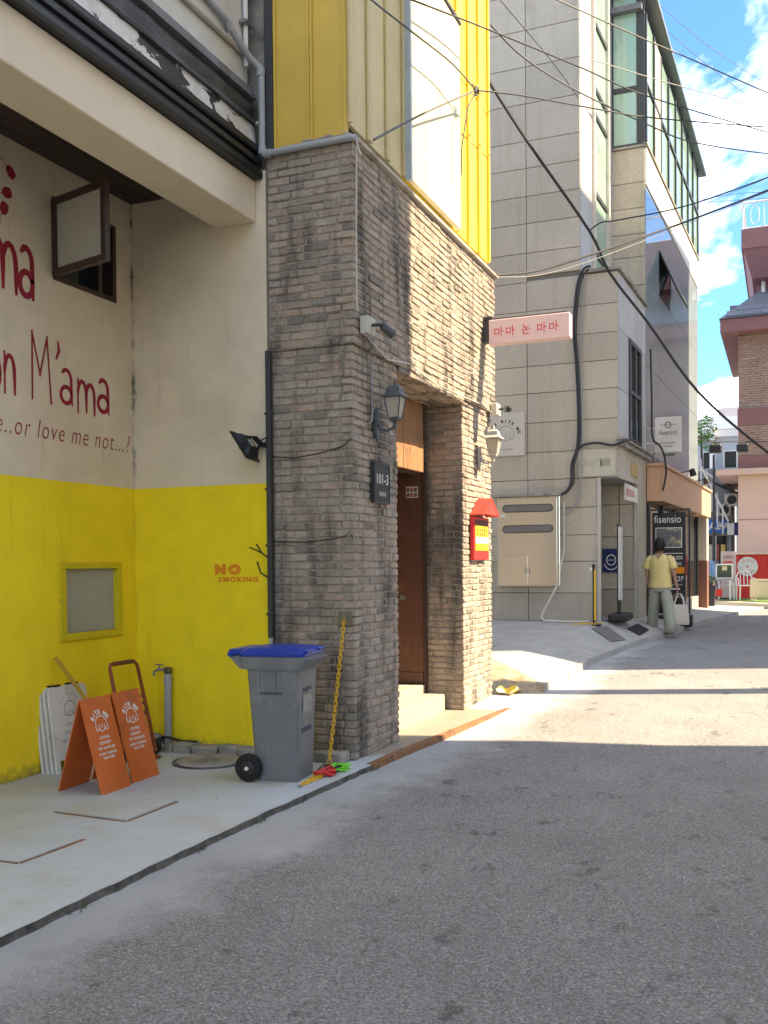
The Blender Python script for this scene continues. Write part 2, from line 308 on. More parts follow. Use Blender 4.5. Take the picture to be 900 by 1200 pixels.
# ------------------------------------------------------------------ helpers
COL = sc.collection
WM = {}
class MB:
    def __init__(s): s.v = []; s.f = []; s.r = None
    def add(s, vs, fs):
        o = len(s.v); s.v += [Vector(p) for p in vs]; s.f += [[i+o for i in f] for f in fs]; return s
    def hexa(s, p):          # 8 points: bottom ring then top ring
        return s.add(p, [(0, 3, 2, 1), (4, 5, 6, 7), (0, 1, 5, 4), (1, 2, 6, 5), (2, 3, 7, 6), (3, 0, 4, 7)])
    def box(s, x0, x1, y0, y1, z0, z1):
        return s.hexa([(x0, y0, z0), (x1, y0, z0), (x1, y1, z0), (x0, y1, z0), (x0, y0, z1), (x1, y0, z1), (x1, y1, z1), (x0, y1, z1)])
    def obox(s, c, u, v_, w_, a, b, d):   # centre, unit axes, half sizes
        c, u, v_, w_ = Vector(c), Vector(u)*a, Vector(v_)*b, Vector(w_)*d
        return s.hexa([c-u-v_-w_, c+u-v_-w_, c+u+v_-w_, c-u+v_-w_, c-u-v_+w_, c+u-v_+w_, c+u+v_+w_, c-u+v_+w_])
    def cham(s, x0, x1, y0, y1, z0, z1, c=.01, j=0., rg=random):   # chamfered box, 44 triangles
        V = []; F = []
        X, Y, Z = (x0, x1), (y0, y1), (z0, z1); idx = {}
        for i in (0, 1):
            for k in (0, 1):
                for l in (0, 1):
                    si, sk, s_l = 1-2*i, 1-2*k, 1-2*l
                    jj = [rg.uniform(-j, j) for _ in range(3)]
                    P = (X[i]+jj[0], Y[k]+jj[1], Z[l]+jj[2])
                    for ax in range(3):
                        q = [P[0]+si*c, P[1]+sk*c, P[2]+s_l*c]; q[ax] = P[ax]
                        if j: q = [a+rg.uniform(-j, j)*.35 for a in q]
                        idx[(i, k, l, ax)] = len(V); V.append(q)
        for ax in range(3):
            for t in (0, 1):
                o = [a for a in range(3) if a != ax]
                ring = []
                for (p, q) in ((0, 0), (1, 0), (1, 1), (0, 1)):
                    key = [0, 0, 0]; key[ax] = t; key[o[0]] = p; key[o[1]] = q; ring.append(idx[(*key, ax)])
                F.append(ring)
        for a in range(3):          # edges along axis a
            b_, c_ = [q for q in range(3) if q != a]
            for tb in (0, 1):
                for tcc in (0, 1):
                    k0 = [0, 0, 0]; k0[b_] = tb; k0[c_] = tcc; k1 = list(k0); k1[a] = 1
                    F.append([idx[(*k0, b_)], idx[(*k1, b_)], idx[(*k1, c_)], idx[(*k0, c_)]])
        for i in (0, 1):
            for k in (0, 1):
                for l in (0, 1): F.append([idx[(i, k, l, 0)], idx[(i, k, l, 1)], idx[(i, k, l, 2)]])
        return s.add(V, F)
    def prism(s, pts, vec):
        n = len(pts); p = [Vector(q) for q in pts]; vec = Vector(vec)
        return s.add(p+[q+vec for q in p], [list(range(n))[::-1], [n+i for i in range(n)]]+[(i, (i+1) % n, n+(i+1) % n, n+i) for i in range(n)])
    def ring(s, c, ax, ex, r, n, rx=None):
        return [c+ex[0]*(math.cos(2*math.pi*i/n)*r)+ex[1]*(math.sin(2*math.pi*i/n)*(rx if rx is not None else r)) for i in range(n)]
    def loft(s, rings, cap=True):
        n = len(rings[0]); o = len(s.v)
        for rg in rings: s.v += [Vector(p) for p in rg]
        for a in range(len(rings)-1):
            for i in range(n): s.f.append([o+a*n+i, o+a*n+(i+1) % n, o+(a+1)*n+(i+1) % n, o+(a+1)*n+i])
        if cap: s.f.append([o+i for i in range(n)][::-1]); s.f.append([o+(len(rings)-1)*n+i for i in range(n)])
        return s
    def tube(s, pts, r, n=8, closed=False):
        P = [Vector(p) for p in pts]; rings = []
        rr = r if isinstance(r, (list, tuple)) else [r]*len(P)
        ref = None
        for i, p in enumerate(P):
            if closed: d = P[(i+1) % len(P)]-P[i-1]
            else: d = P[min(i+1, len(P)-1)]-P[max(i-1, 0)]
            d = d.normalized()
            if ref is None: ref = d.orthogonal().normalized()
            e1 = (ref-d*ref.dot(d))
            e1 = e1.normalized() if e1.length > 1e-5 else d.orthogonal().normalized()
            ref = e1; e2 = d.cross(e1); rings.append(s.ring(p, d, (e1, e2), rr[i], n))
        if closed: rings.append(rings[0])
        return s.loft(rings, cap=not closed)
    def lathe(s, prof, c=(0, 0, 0), n=16, ax=(0, 0, 1)):
        c = Vector(c); ax = Vector(ax).normalized(); e1 = ax.orthogonal().normalized(); e2 = ax.cross(e1)
        return s.loft([s.ring(c+ax*z, ax, (e1, e2), max(r, 1e-4), n) for r, z in prof])
    def build(s, name, m_, parent=None, local=False, smooth=False, loc=None, rnd=None):
        me = bpy.data.meshes.new(name)
        if parent is not None:
            W = WM[parent.name]; inv = W.inverted(); vv = s.v if local else [inv @ p for p in s.v]
        else:
            l = Vector(loc) if loc is not None else Vector((0, 0, 0)); vv = [p-l for p in s.v]
        me.from_pydata([tuple(p) for p in vv], [], s.f); me.update()
        b_ = bmesh.new(); b_.from_mesh(me); bmesh.ops.recalc_face_normals(b_, faces=b_.faces); b_.to_mesh(me); b_.free()
        if smooth:
            me.polygons.foreach_set('use_smooth', [True]*len(me.polygons))
            if smooth != 'all': me.set_sharp_from_angle(angle=R(40))
        if rnd is not None:
            a = me.attributes.new('rnd', 'FLOAT', 'FACE'); a.data.foreach_set('value', rnd)
        me.materials.append(m_)
        o = bpy.data.objects.new(name, me); COL.objects.link(o)
        if parent is not None: o.parent = parent; WM[o.name] = WM[parent.name].copy()
        else:
            if loc is not None: o.location = loc
            WM[o.name] = Matrix.Translation(Vector(loc) if loc is not None else Vector((0, 0, 0)))
        return o

def tag(o, label, cat, group=None):
    o['label'] = label; o['category'] = cat
    if group: o['group'] = group
    return o
def thing(name, label, cat, loc=(0, 0, 0), rz=0, group=None):
    o = bpy.data.objects.new(name, None); COL.objects.link(o); o.empty_display_size = .1
    o.location = loc; o.rotation_euler = (0, 0, rz)
    WM[o.name] = Matrix.Translation(Vector(loc)) @ Matrix.Rotation(rz, 4, 'Z')
    return tag(o, label, cat, group)
def struct(mb, name, m_, **k):
    o = mb.build(name, m_, **k); o['kind'] = 'structure'; return o
def stuff(o): o['kind'] = 'stuff'; return o

def glyphs(s, size, bold=0., shear=0., sp=1.):
    cu = bpy.data.curves.new('tmp', 'FONT'); cu.body = s; cu.size = size; cu.align_x = 'CENTER'; cu.offset = bold; cu.shear = shear
    cu.resolution_u = 3; cu.space_character = sp+max(bold, 0)*4.5/size; cu.fill_mode = 'FRONT'
    ob = bpy.data.objects.new('tmp', cu); COL.objects.link(ob)
    me = ob.to_mesh(); V = [v.co.copy() for v in me.vertices]; F = [list(p.vertices) for p in me.polygons]
    ob.to_mesh_clear(); bpy.data.objects.remove(ob); bpy.data.curves.remove(cu)
    return V, F
def text(parent, s, size, org, right, upv, m_, name='lettering', bold=0., shear=0., wide=1., spacing=1., lift=.0015, local=False):
    right, upv = Vector(right).normalized(), Vector(upv).normalized(); n_ = right.cross(upv)
    V, F = glyphs(s, size, bold, shear, spacing); mb = MB()
    mb.add([Vector(org)+right*(v.x*wide)+upv*v.y+n_*lift for v in V], F)
    return mb.build(name, m_, parent, local)
def arc_text(mb, s, size, c, rad, a0, a1, right, upv, bold=0., lift=.0015):
    right, upv = Vector(right).normalized(), Vector(upv).normalized(); n_ = right.cross(upv)
    for i, ch in enumerate(s):
        if ch == ' ': continue
        a = R(a0+(a1-a0)*i/(len(s)-1)); V, F = glyphs(ch, size, bold)
        ro = a-math.pi/2
        mb.add([Vector(c)+right*(math.cos(a)*rad+v.x*math.cos(ro)-v.y*math.sin(ro))+upv*(math.sin(a)*rad+v.x*math.sin(ro)+v.y*math.cos(ro))+n_*lift for v in V], F)
def strokes(mb, lines, wd, org, right, upv, lift=.0015):
    """ribbon strokes of the given width; each line is a list of 2-D points"""
    right, upv = Vector(right).normalized(), Vector(upv).normalized(); n_ = right.cross(upv); org = Vector(org)
    P3 = lambda p: org+right*p[0]+upv*p[1]+n_*lift
    for k, l in enumerate(lines):
        l = [Vector((p[0], p[1])) for p in l]; A = []; B = []
        for i, p in enumerate(l):
            d = (l[min(i+1, len(l)-1)]-l[max(i-1, 0)]).normalized(); nn = Vector((-d.y, d.x))
            ex = -d*wd*.4 if i == 0 else (d*wd*.4 if i == len(l)-1 else Vector((0, 0)))
            sc_ = .55 if i in (0, len(l)-1) else 1.
            A.append(p+ex+nn*wd*.5*sc_); B.append(p+ex-nn*wd*.5*sc_)
        n = len(l)
        mb.add([P3(a)+n_*(k*.00012) for a in A]+[P3(b)+n_*(k*.00012) for b in B], [(i, i+1, n+i+1, n+i) for i in range(n-1)])
def arc(cx, cy, rx, ry, a0, a1, n=14): return [(cx+rx*math.cos(R(a0+(a1-a0)*i/n)), cy+ry*math.sin(R(a0+(a1-a0)*i/n))) for i in range(n+1)]
def dog(mb, c, s, right, upv, wd):
    """line-drawn puppy head: round crown, two hanging ears, eyes and nose"""
    ear = [(-.49, .06), (-.54, -.14), (-.52, -.32), (-.43, -.40), (-.33, -.36), (-.27, -.22), (-.27, -.08)]
    L = [arc(0, 0, .5*s, .48*s, 8, 172, 20), [(x*s, y*s) for x, y in ear], [(-x*s, y*s) for x, y in ear], arc(0, -.16*s, .27*s, .30*s, 200, 340, 10)]
    strokes(mb, L, wd, c, right, upv)
    for ex in (-.12, .12): strokes(mb, [[(ex*s-.02*s, -.08*s), (ex*s+.02*s, -.08*s)]], wd*1.4, c, right, upv)
    strokes(mb, [[(-.05*s, -.2*s), (.05*s, -.2*s)], [(0, -.2*s), (0, -.28*s)]], wd*1.2, c, right, upv)

def copy_tree(o, loc, rz=None, label=None):
    c = o.copy(); COL.objects.link(c); c.location = loc
    if rz is not None: c.rotation_euler = (0, 0, rz)
    if label: c['label'] = label
    def rec(src, dst):
        for ch in list(src.children):
            d = ch.copy(); COL.objects.link(d); d.parent = dst; rec(ch, d)
    rec(o, c); return c

def wall_yz(mb, x0, x1, y0, y1, z0, z1, holes):
    """wall slab in the YZ plane with rectangular openings (ya, yb, za, zb)"""
    ys = sorted({y0, y1, *[h[0] for h in holes], *[h[1] for h in holes]}); zs = sorted({z0, z1, *[h[2] for h in holes], *[h[3] for h in holes]})
    for a, b in zip(ys, ys[1:]):
        run = None
        for c, d in zip(zs, zs[1:]):
            if any(h[0] <= a and b <= h[1] and h[2] <= c and d <= h[3] for h in holes):
                if run: mb.box(x0, x1, a, b, *run); run = None
            else: run = (run[0], d) if run else (c, d)
        if run: mb.box(x0, x1, a, b, *run)
    return mb

# ------------------------------------------------------------------ setting: ground, road, pavements
def interp(t, xs, ys):
    if t <= xs[0]: return ys[0]
    for a, b, c, d in zip(xs, xs[1:], ys, ys[1:]):
        if t <= b: return c+(d-c)*(t-a)/(b-a)
    return ys[-1]
def zr(y): return interp(y, [8.2, 9.5, 12, 15, 17.5, 20, 31, 45], [0, .025, .12, .27, .33, .35, .27, .3])
g = MB(); g.add([(-700, -700, -.25), (700, -700, -.25), (700, 900, -.25), (-700, 900, -.25)], [(0, 1, 2, 3)])
struct(g, 'ground', GROUND)
rd = MB(); ys = [-14, -6, 0, 3, 5, 7, 8.2, 8.8, 9.5, 10.3, 11.2, 12, 13, 14, 15, 16, 17, 18, 19, 20, 23, 27, 31, 36, 45, 70]
xs = [-11, -6, -3.2, -2, -1, 0, 1, 2, 3, 4.4, 16]
vs_ = [(x, y, zr(y)+(.032 if -3.3 < x < -1.9 and y < 11 else 0)+(-.004*abs(x) if x > -1.9 else -.008)) for y in ys for x in xs]; nx = len(xs)
rd.add(vs_, [(j*nx+i, j*nx+i+1, (j+1)*nx+i+1, (j+1)*nx+i) for j in range(len(ys)-1) for i in range(nx-1)])
struct(rd, 'road', ASPH, smooth='all')

# painted concrete apron in front of the two left buildings, with a broken edge
random.seed(3)
ZP = .065
def kerbx(y): return interp(y, [-6, 3.1, 5.23, 7.5, 8.3, 10.55], [-3.08, -3.018, -2.993, -2.90, -2.827, -2.646])
ap = MB(); ed = MB()
yk = [-6+i*.09 for i in range(int(16.55/.09)+1)]
edge = [(kerbx(y)+random.uniform(-.008, .008), y) for y in yk]
top = [(x, y, ZP) for x, y in edge]; back = [(-5.2, y, ZP) for x, y in edge]; n = len(top)
ap.add(back+top, [(i, i+1, n+i+1, n+i) for i in range(n-1)])
struct(ap, 'pavement', PAVE)
lo = [(x+.006+random.uniform(0, .012), y, -.01) for x, y in edge]
mid = [(x+random.uniform(-.004, .008), y, ZP-.03) for x, y in edge]
ed.add([(x, y, ZP-.002) for x, y in edge]+mid+lo, [(i, i+1, n+i+1, n+i) for i in range(n-1)]+[(n+i, n+i+1, 2*n+i+1, 2*n+i) for i in range(n-1)])
struct(ed, 'pavement_edge', KERB)
# rusted steel angle along the edge beside the brick building
ra = MB()
yy = [6.9+i*.4 for i in range(10)]
for a, b in zip(yy, yy[1:]):
    ra.hexa([(kerbx(a)-.05, a, ZP-.03), (kerbx(a)+.022, a, -.01), (kerbx(b)+.022, b, -.01), (kerbx(b)-.05, b, ZP-.03),
             (kerbx(a)-.05, a, ZP+.006), (kerbx(a)+.016, a, ZP+.006), (kerbx(b)+.016, b, ZP+.006), (kerbx(b)-.05, b, ZP+.006)])
struct(ra, 'rusty_kerb_angle', RUST)

# raised sidewalk in front of the granite building
KB = [(-2.62, 11.35, .17), (-2.523, 12.256, .21), (-2.491, 13.54, .27), (-2.316, 14.63, .321), (-2.127, 15.97, .363), (-1.918, 17.04, .389), (-1.72, 18.6, .409), (-1.45, 21.16, .412), (-.976, 25.15, .383), (-.5, 29, .33)]
LB = [(-3.45, 12.2, .36), (-3.3, 12.9, .43), (-3.15, 13.9, .50), (-2.95, 14.9, .57), (-2.76, 16.05, .645), (-2.47, 17.0, .62), (-2.35, 18.55, .6), (-2.24, 21, .55), (-2.06, 25.2, .46), (-1.8, 29, .37)]
sw = MB(); V = []; nseg = 6
for k_, l_ in zip(KB, LB):
    for i in range(nseg+1):
        t = i/nseg; V.append(tuple(l_[j]+(k_[j]-l_[j])*t for j in range(3)))
V0 = [(-6.5, 12.5, .40), (-6.5, 13.2, .46), (-6.5, 14.1, .53), (-6.5, 15, .59), (-6.5, 16.05, .65)]
sw.add(V, [(j*(nseg+1)+i, j*(nseg+1)+i+1, (j+1)*(nseg+1)+i+1, (j+1)*(nseg+1)+i) for j in range(len(KB)-1) for i in range(nseg)])
sw.add(V0+LB[:5], [(i, 5+i, 6+i, 1+i) for i in range(4)])
sw.add([(-3.7, 16.04, .648), (-2.76, 16.04, .646), (-2.47, 17, .622), (-2.35, 18.55, .602), (-3.7, 18.55, .61)], [(0, 1, 2, 3, 4)])
struct(sw, 'sidewalk', SIDEW)
kb = MB()
for a, b in zip(KB, KB[1:]):
    a, b = Vector(a), Vector(b); d = (b-a).normalized(); s_ = Vector((d.y, -d.x, 0))
    nn = max(1, int((b-a).length/1.0))
    for q in range(nn):
        p0 = a+(b-a)*(q/nn)+d*.008; p1 = a+(b-a)*((q+1)/nn)-d*.008
        kb.hexa([p0-s_*.10-Vector((0, 0, .2)), p0+s_*.02-Vector((0, 0, .2)), p1+s_*.02-Vector((0, 0, .2)), p1-s_*.10-Vector((0, 0, .2)),
                 p0-s_*.10+Vector((0, 0, .012)), p0+s_*.012+Vector((0, 0, .008)), p1+s_*.012+Vector((0, 0, .008)), p1-s_*.10+Vector((0, 0, .012))])
struct(kb, 'kerb', SIDEW)
# rough concrete and soil bank between the sidewalk and the brick building
bk = MB(); TOPE = [(-5.2, 12.4, .40), (-4.2, 12.35, .39), (-3.5, 12.22, .365), (-3.1, 11.9, .29), (-2.8, 11.55, .215), (-2.6, 11.36, .17)]
BOTE = [(-5.2, 11.0, .12), (-4.2, 10.95, .11), (-3.25, 10.95, .09), (-3.0, 11.05, .07), (-2.78, 11.2, .075), (-2.6, 11.3, .085)]
NR, NC = 12, 40; V = []
for i in range(NR+1):
    for j in range(NC+1):
        u = j/NC*(len(TOPE)-1); a = min(int(u), len(TOPE)-2); f = u-a; t = i/NR
        A = [TOPE[a][k]+(TOPE[a+1][k]-TOPE[a][k])*f for k in range(3)]; B = [BOTE[a][k]+(BOTE[a+1][k]-BOTE[a][k])*f for k in range(3)]
        p = Vector([A[k]+(B[k]-A[k])*t for k in range(3)])
        e = math.sin(math.pi*t)
        p.z += e*(.09*(1-j/NC)+.02)+(noise.noise(p*5)*.035+noise.noise(p*15)*.014)*(e**.5)-(.02 if t == 1 else 0)
        V.append(p)
bk.add(V, [(i*(NC+1)+j, i*(NC+1)+j+1, (i+1)*(NC+1)+j+1, (i+1)*(NC+1)+j) for i in range(NR) for j in range(NC)])
struct(bk, 'bank', M('crumbling_concrete', (.36, .30, .20), .95, .25, 9, (.20, .155, .085), .8, 3, bump=1., bs=40), smooth='all')

# ------------------------------------------------------------------ cafe building on the left (cream and yellow)
cafe = thing('cafe_building', 'cream and yellow cafe building with red lettering on its recessed wall', 'building', (-5.2, 5, 0))
P = cafe
wall_yz(MB(), -5.35, -5.13, -6, 6.96, 0, 4.75, [(5.995, 6.73, 3.785, 4.40), (6.06, 6.68, 1.085, 1.585)]).build('wall', WALL, P)
MB().box(-5.13, -3.834, 6.96, 7.02, 0, 4.75).build('side_wall', WALL, P)
for i in range(8):
    x = -5.125+i*.106
    MB().cham(x, x+.1, -6, 6.955, 4.66, 4.69, .004).build('ceiling_board', DARKWOOD, P)
MB().cham(-4.29, -3.92, -6, 6.955, 4.345, 4.675, .008).build('beam', STUCCO, P)
def band(name, m_, prof, y1=6.95, seg=1, jit=0):
    mb = MB(); n_ = len(prof); V = []
    for j in range(seg+1):
        y = -6+(y1+6)*j/seg
        for (x, z) in prof: V.append((x+random.uniform(-jit, jit), y, z+random.uniform(-jit, jit)))
    mb.add(V, [(j*n_+i, j*n_+(i+1) % n_, (j+1)*n_+(i+1) % n_, (j+1)*n_+i) for j in range(seg) for i in range(n_)])
    mb.add([V[i] for i in range(n_)], [list(range(n_))]); mb.add([V[seg*n_+i] for i in range(n_)], [list(range(n_))])
    return mb.build(name, m_, P)
band('cornice_moulding', BLACK, [(-4.1, 4.676), (-3.86, 4.676), (-3.85, 4.70), (-3.85, 4.735), (-3.88, 4.745), (-3.88, 4.775), (-3.855, 4.785), (-3.855, 4.825), (-3.90, 4.845), (-3.90, 4.875), (-4.1, 4.875)])
band('cornice_moulding', BLACK, [(-4.1, 4.876), (-3.875, 4.876), (-3.865, 4.89), (-3.865, 4.93), (-3.91, 4.955), (-4.1, 4.955)])
band('peeling_fascia', PEEL, [(-4.1, 4.956), (-3.905, 4.956), (-3.925, 5.105), (-4.1, 5.105)])
band('tarp_strip', TARP, [(-4.1, 5.106), (-3.90, 5.106), (-3.895, 5.125), (-3.935, 5.18), (-3.92, 5.24), (-3.95, 5.31), (-4.1, 5.31)], seg=46, jit=.008)
band('roof_flashing', STRIP, [(-4.1, 5.311), (-3.90, 5.311), (-3.905, 5.335), (-3.95, 5.42), (-4.1, 5.42)])
MB().box(-8, -3.98, -6, 6.95, 5.421, 9.5).build('upper_wall', OLDWHITE, P)
MB().box(-8, -4.1, -6, 6.95, 4.76, 5.42).build('roof_slab', OLDWHITE, P)
MB().box(-8.5, -5.36, -6, 6.95, -.1, 4.75).build('interior_block', M('dark_interior', (.02, .022, .026), .8), P)
# open casement with a brown frame
wf = MB()
for (a, b, c, d) in ((5.99, 6.735, 3.78, 3.815), (5.99, 6.735, 4.37, 4.405), (5.99, 6.03, 3.816, 4.369), (6.69, 6.735, 3.816, 4.369)): wf.box(-5.22, -5.115, a, b, c, d)
wfo = wf.build('window_frame', BROWNFR, P)
MB().box(-5.30, -5.29, 6.0, 6.73, 3.79, 4.4).build('window_pane', DARKG, P)
h0 = Vector((-5.118, 5.992, 0)); h1 = Vector((-4.50, 5.83, 0)); d = (h1-h0).normalized(); nn = Vector((d.y, -d.x, 0)); Z = Vector((0, 0, 1)); W_ = (h1-h0).length
cs = MB()
for (u0, u1, z0, z1) in ((0, W_, 3.80, 3.85), (0, W_, 4.33, 4.38), (0, .05, 3.851, 4.329), (W_-.05, W_, 3.851, 4.329)):
    cs.obox(h0+d*((u0+u1)/2)+Z*((z0+z1)/2), d, nn, Z, (u1-u0)/2, .022, (z1-z0)/2)
cso = cs.build('casement', BROWNFR, P)
MB().obox(h0+d*(W_/2)+Z*4.09, d, nn, Z, W_/2-.051, .006, .2385).build('casement_pane', FROST, cso)
MB().obox(h0+d*(W_-.09)-nn*.03+Z*3.825, d, nn, Z, .035, .008, .008).build('stay', GREYMET, cso)
# small yellow framed window
sf = MB()
for (a, b, c, d_) in ((5.99, 6.745, 1.03, 1.085), (5.99, 6.745, 1.585, 1.635), (5.99, 6.06, 1.0851, 1.5849), (6.675, 6.745, 1.0851, 1.5849)): sf.cham(-5.15, -5.105, a, b, c, d_, .004)
sfo = sf.build('window_frame', M('yellow_frame', (.66, .53, .01), .7, .1, 8, (.3, .25, .05), .5, 5, (.6, .66)), P)
MB().box(-5.16, -5.145, 6.06, 6.675, 1.085, 1.585).build('window_pane', FROST2, P)
# red hand-painted lettering on the wall (plane x=-5.13, right = +Y)
RY, UZ = (0, 1, 0), (0, 0, 1); XW = -5.1295
def letter_a(x, y, h, w_): return [arc(x+w_*.45, y+h*.62, w_*.42, h*.36, 130, 20, 8)+[(x+w_*.86, y+h*.35), (x+w_*.9, y)], arc(x+w_*.45, y+h*.25, w_*.42, h*.24, 20, 380, 18)]
def letter_m(x, y, h, w_): return [[(x, y), (x+.01*w_, y+h)], arc(x+w_*.25, y+h*.55, w_*.25, h*.42, 180, 0, 8)+[(x+w_*.5, y+h*.05)], arc(x+w_*.74, y+h*.5, w_*.25, h*.42, 180, 0, 8)+[(x+w_*.99, y)]]
def letter_n(x, y, h, w_): return [[(x, y), (x, y+h)], arc(x+w_*.48, y+h*.5, w_*.48, h*.45, 180, 0, 9)+[(x+w_*.97, y)]]
def letter_M(x, y, h, w_): return [[(x, y), (x+w_*.03, y+h)], [(x+w_*.03, y+h), (x+w_*.42, y+h*.38)], [(x+w_*.42, y+h*.38), (x+w_*.82, y+h*.97)], [(x+w_*.82, y+h*.97), (x+w_*1.0, y-h*.02)]]
lt = MB(); o0 = (XW, 0, 0)
strokes(lt, letter_M(5.745, 2.85, .485, .20), .032, o0, RY, UZ)
strokes(lt, [[(6.03, 3.31), (6.04, 3.25), (6.01, 3.19)]], .032, o0, RY, UZ)
strokes(lt, letter_a(6.05, 2.86, .265, .145), .032, o0, RY, UZ)
strokes(lt, letter_m(6.25, 2.82, .25, .20), .034, o0, RY, UZ)
strokes(lt, letter_a(6.49, 2.855, .265, .15), .036, o0, RY, UZ)
strokes(lt, letter_n(5.47, 2.85, .28, .10), .034, o0, RY, UZ)
strokes(lt, [arc(5.36, 2.97, .065, .12, 0, 360, 20)], .034, o0, RY, UZ)
lt.build('painted_lettering', REDP, P)
l2 = MB()
strokes(l2, letter_a(5.63, 3.58, .36, .155), .048, o0, RY, UZ)
strokes(l2, letter_m(5.34, 3.58, .36, .26), .048, o0, RY, UZ)
l2.build('painted_lettering', REDP, P)
tl_ = text(P, 'love me..or love me not...?', .205, (XW, 5.87, 2.56), RY, UZ, REDP, 'painted_lettering', bold=-.0022, shear=.26, wide=.76, spacing=1.18); stuff(tl_)
# small painted wine glasses
gl = MB()
for (cy, cz, a) in ((5.56, 4.43, 140), (5.52, 4.27, 200), (5.49, 4.15, 245)):
    dv = Vector((math.cos(R(a)), math.sin(R(a)))); pv = Vector((-dv.y, dv.x)); c = Vector((cy, cz))
    pts = [c-dv*.05, c-dv*.045+pv*.03, c+pv*.042, c+dv*.035+pv*.03, c+dv*.055, c+dv*.035-pv*.03, c-pv*.042, c-dv*.045-pv*.03]
    gl.add([(XW+.0015, p.x, p.y) for p in pts], [list(range(8))])
    strokes(gl, [[tuple(c+dv*.05), tuple(c+dv*.11)], [tuple(c+dv*.11+pv*.025), tuple(c+dv*.11-pv*.025)]], .009, o0, RY, UZ)
gl.build('painted_glasses', REDP, P)
# warning stencil on the side wall
text(P, 'NO', .097, (-4.222, 6.9595, 1.535), (1, 0, 0), UZ, ORL, 'stencil_lettering', bold=.011, wide=1.3)
text(P, 'SMOKING', .055, (-4.122, 6.9595, 1.468), (1, 0, 0), UZ, ORL, 'stencil_lettering', bold=.003, wide=1.3)
# broken concrete strip along the foot of the wall
cl = MB(); random.seed(8)
x = -4.97
while x < -3.86:
    w_ = random.uniform(.12, .3); cl.cham(x, min(x+w_, -3.86), 6.80+random.uniform(-.02, .02), 6.957, .05, .135+random.uniform(-.012, .012), .014, .008); x += w_+.004
cl.build('concrete_strip', CONC, P)
cl2 = MB(); cl2.cham(-3.43, -3.15, 6.83, 6.98, .055, .145, .014, .006); cl2.build('concrete_strip', CONC, P)

# ------------------------------------------------------------------ brick building with yellow cladding above
brick = thing('brick_building', 'weathered brick building with recessed doorway and yellow metal cladding above', 'building', (-4, 9, 0))
P = brick
random.seed(21)
BPIT, BH = .0624, .0515
bricks = []            # (x0,x1,y0,y1,z0,z1, priority)
def row_near(x0, x1, yf, z, odd, end, pri):
    """one course on the face that looks towards -Y; the last brick forms the corner on even courses"""
    L = .212; x = x0-(L*.5 if odd else 0)-random.uniform(0, .05)
    stop = x1-(.105 if odd else 0)
    while x < stop-.02:
        a, b = max(x, x0), min(x+L-.009, stop-(.009 if odd else 0))
        if stop-(b+.009) < .05: b = stop-(.009 if odd else 0)
        if b-a > .03:
            corner = end and b >= x1-.02
            p = random.uniform(-.004, .003)
            bricks.append((a, b+(random.uniform(-.004, .003) if corner else 0), yf+p, yf+(.1 if corner else .05), z, z+BH, pri))
        x += L
        if b >= stop-.012: break
        L = random.choice((.212, .212, .212, .205, .22, .15))
def row_street(y0, y1, xf, z, odd, pri, start_corner=True, end_corner=False):
    L = .212
    y = y0 if (odd or not start_corner) else y0+.105
    first = True
    if not start_corner and odd: y = y0-L*.5
    while y < y1-.02:
        a, b = max(y, y0), min(y+L-.009, y1)
        if y1-(b+.009) < .05: b = y1
        if b-a > .03:
            cn_ = (start_corner and odd and first) or (end_corner and b >= y1-.02)
            bricks.append((xf-(.1 if cn_ else .05), xf-random.uniform(-.004, .006), a, b, z, z+BH, pri if a < 7.6 else 0))
        first = False; y += L; L = random.choice((.212, .212, .2, .22, .16))
        if b >= y1-.012: break
XF, YF = -3.10, 6.985            # lower faces
for i in range(52):
    z = ZP+.004+i*BPIT; odd = i % 2 == 1
    row_near(-3.80, XF, YF, z, odd, True, 3 if z < 1.0 or True else 2)
    row_street(YF, 7.93, XF, z, odd, 1)
    row_street(9.80, 10.86, XF, z, odd, 0)
    # side of the right-hand pillar, looking at the doorway
    row_near(-3.50, XF, 9.80, z, odd, True, 0)
XU, YU = -3.07, 6.96             # upper faces, slightly proud
for i in range(25):
    z = 3.318+i*.0617; odd = i % 2 == 0
    row_near(-3.81, XU, YU, z, odd, True, 2)
    row_street(YU, 10.95, XU, z, odd, 0)
# soffit over the doorway
for j in range(7):
    x = XU-.006-j*.062
    y = 7.94-(.1 if j % 2 else 0)
    while y < 9.78:
        a, b = max(y, 7.935), min(y+.2, 9.79)
        if b-a > .03: bricks.append((x-.053, x, a, b, 3.262+random.uniform(-.004, .004), 3.31, 0))
        y += .212
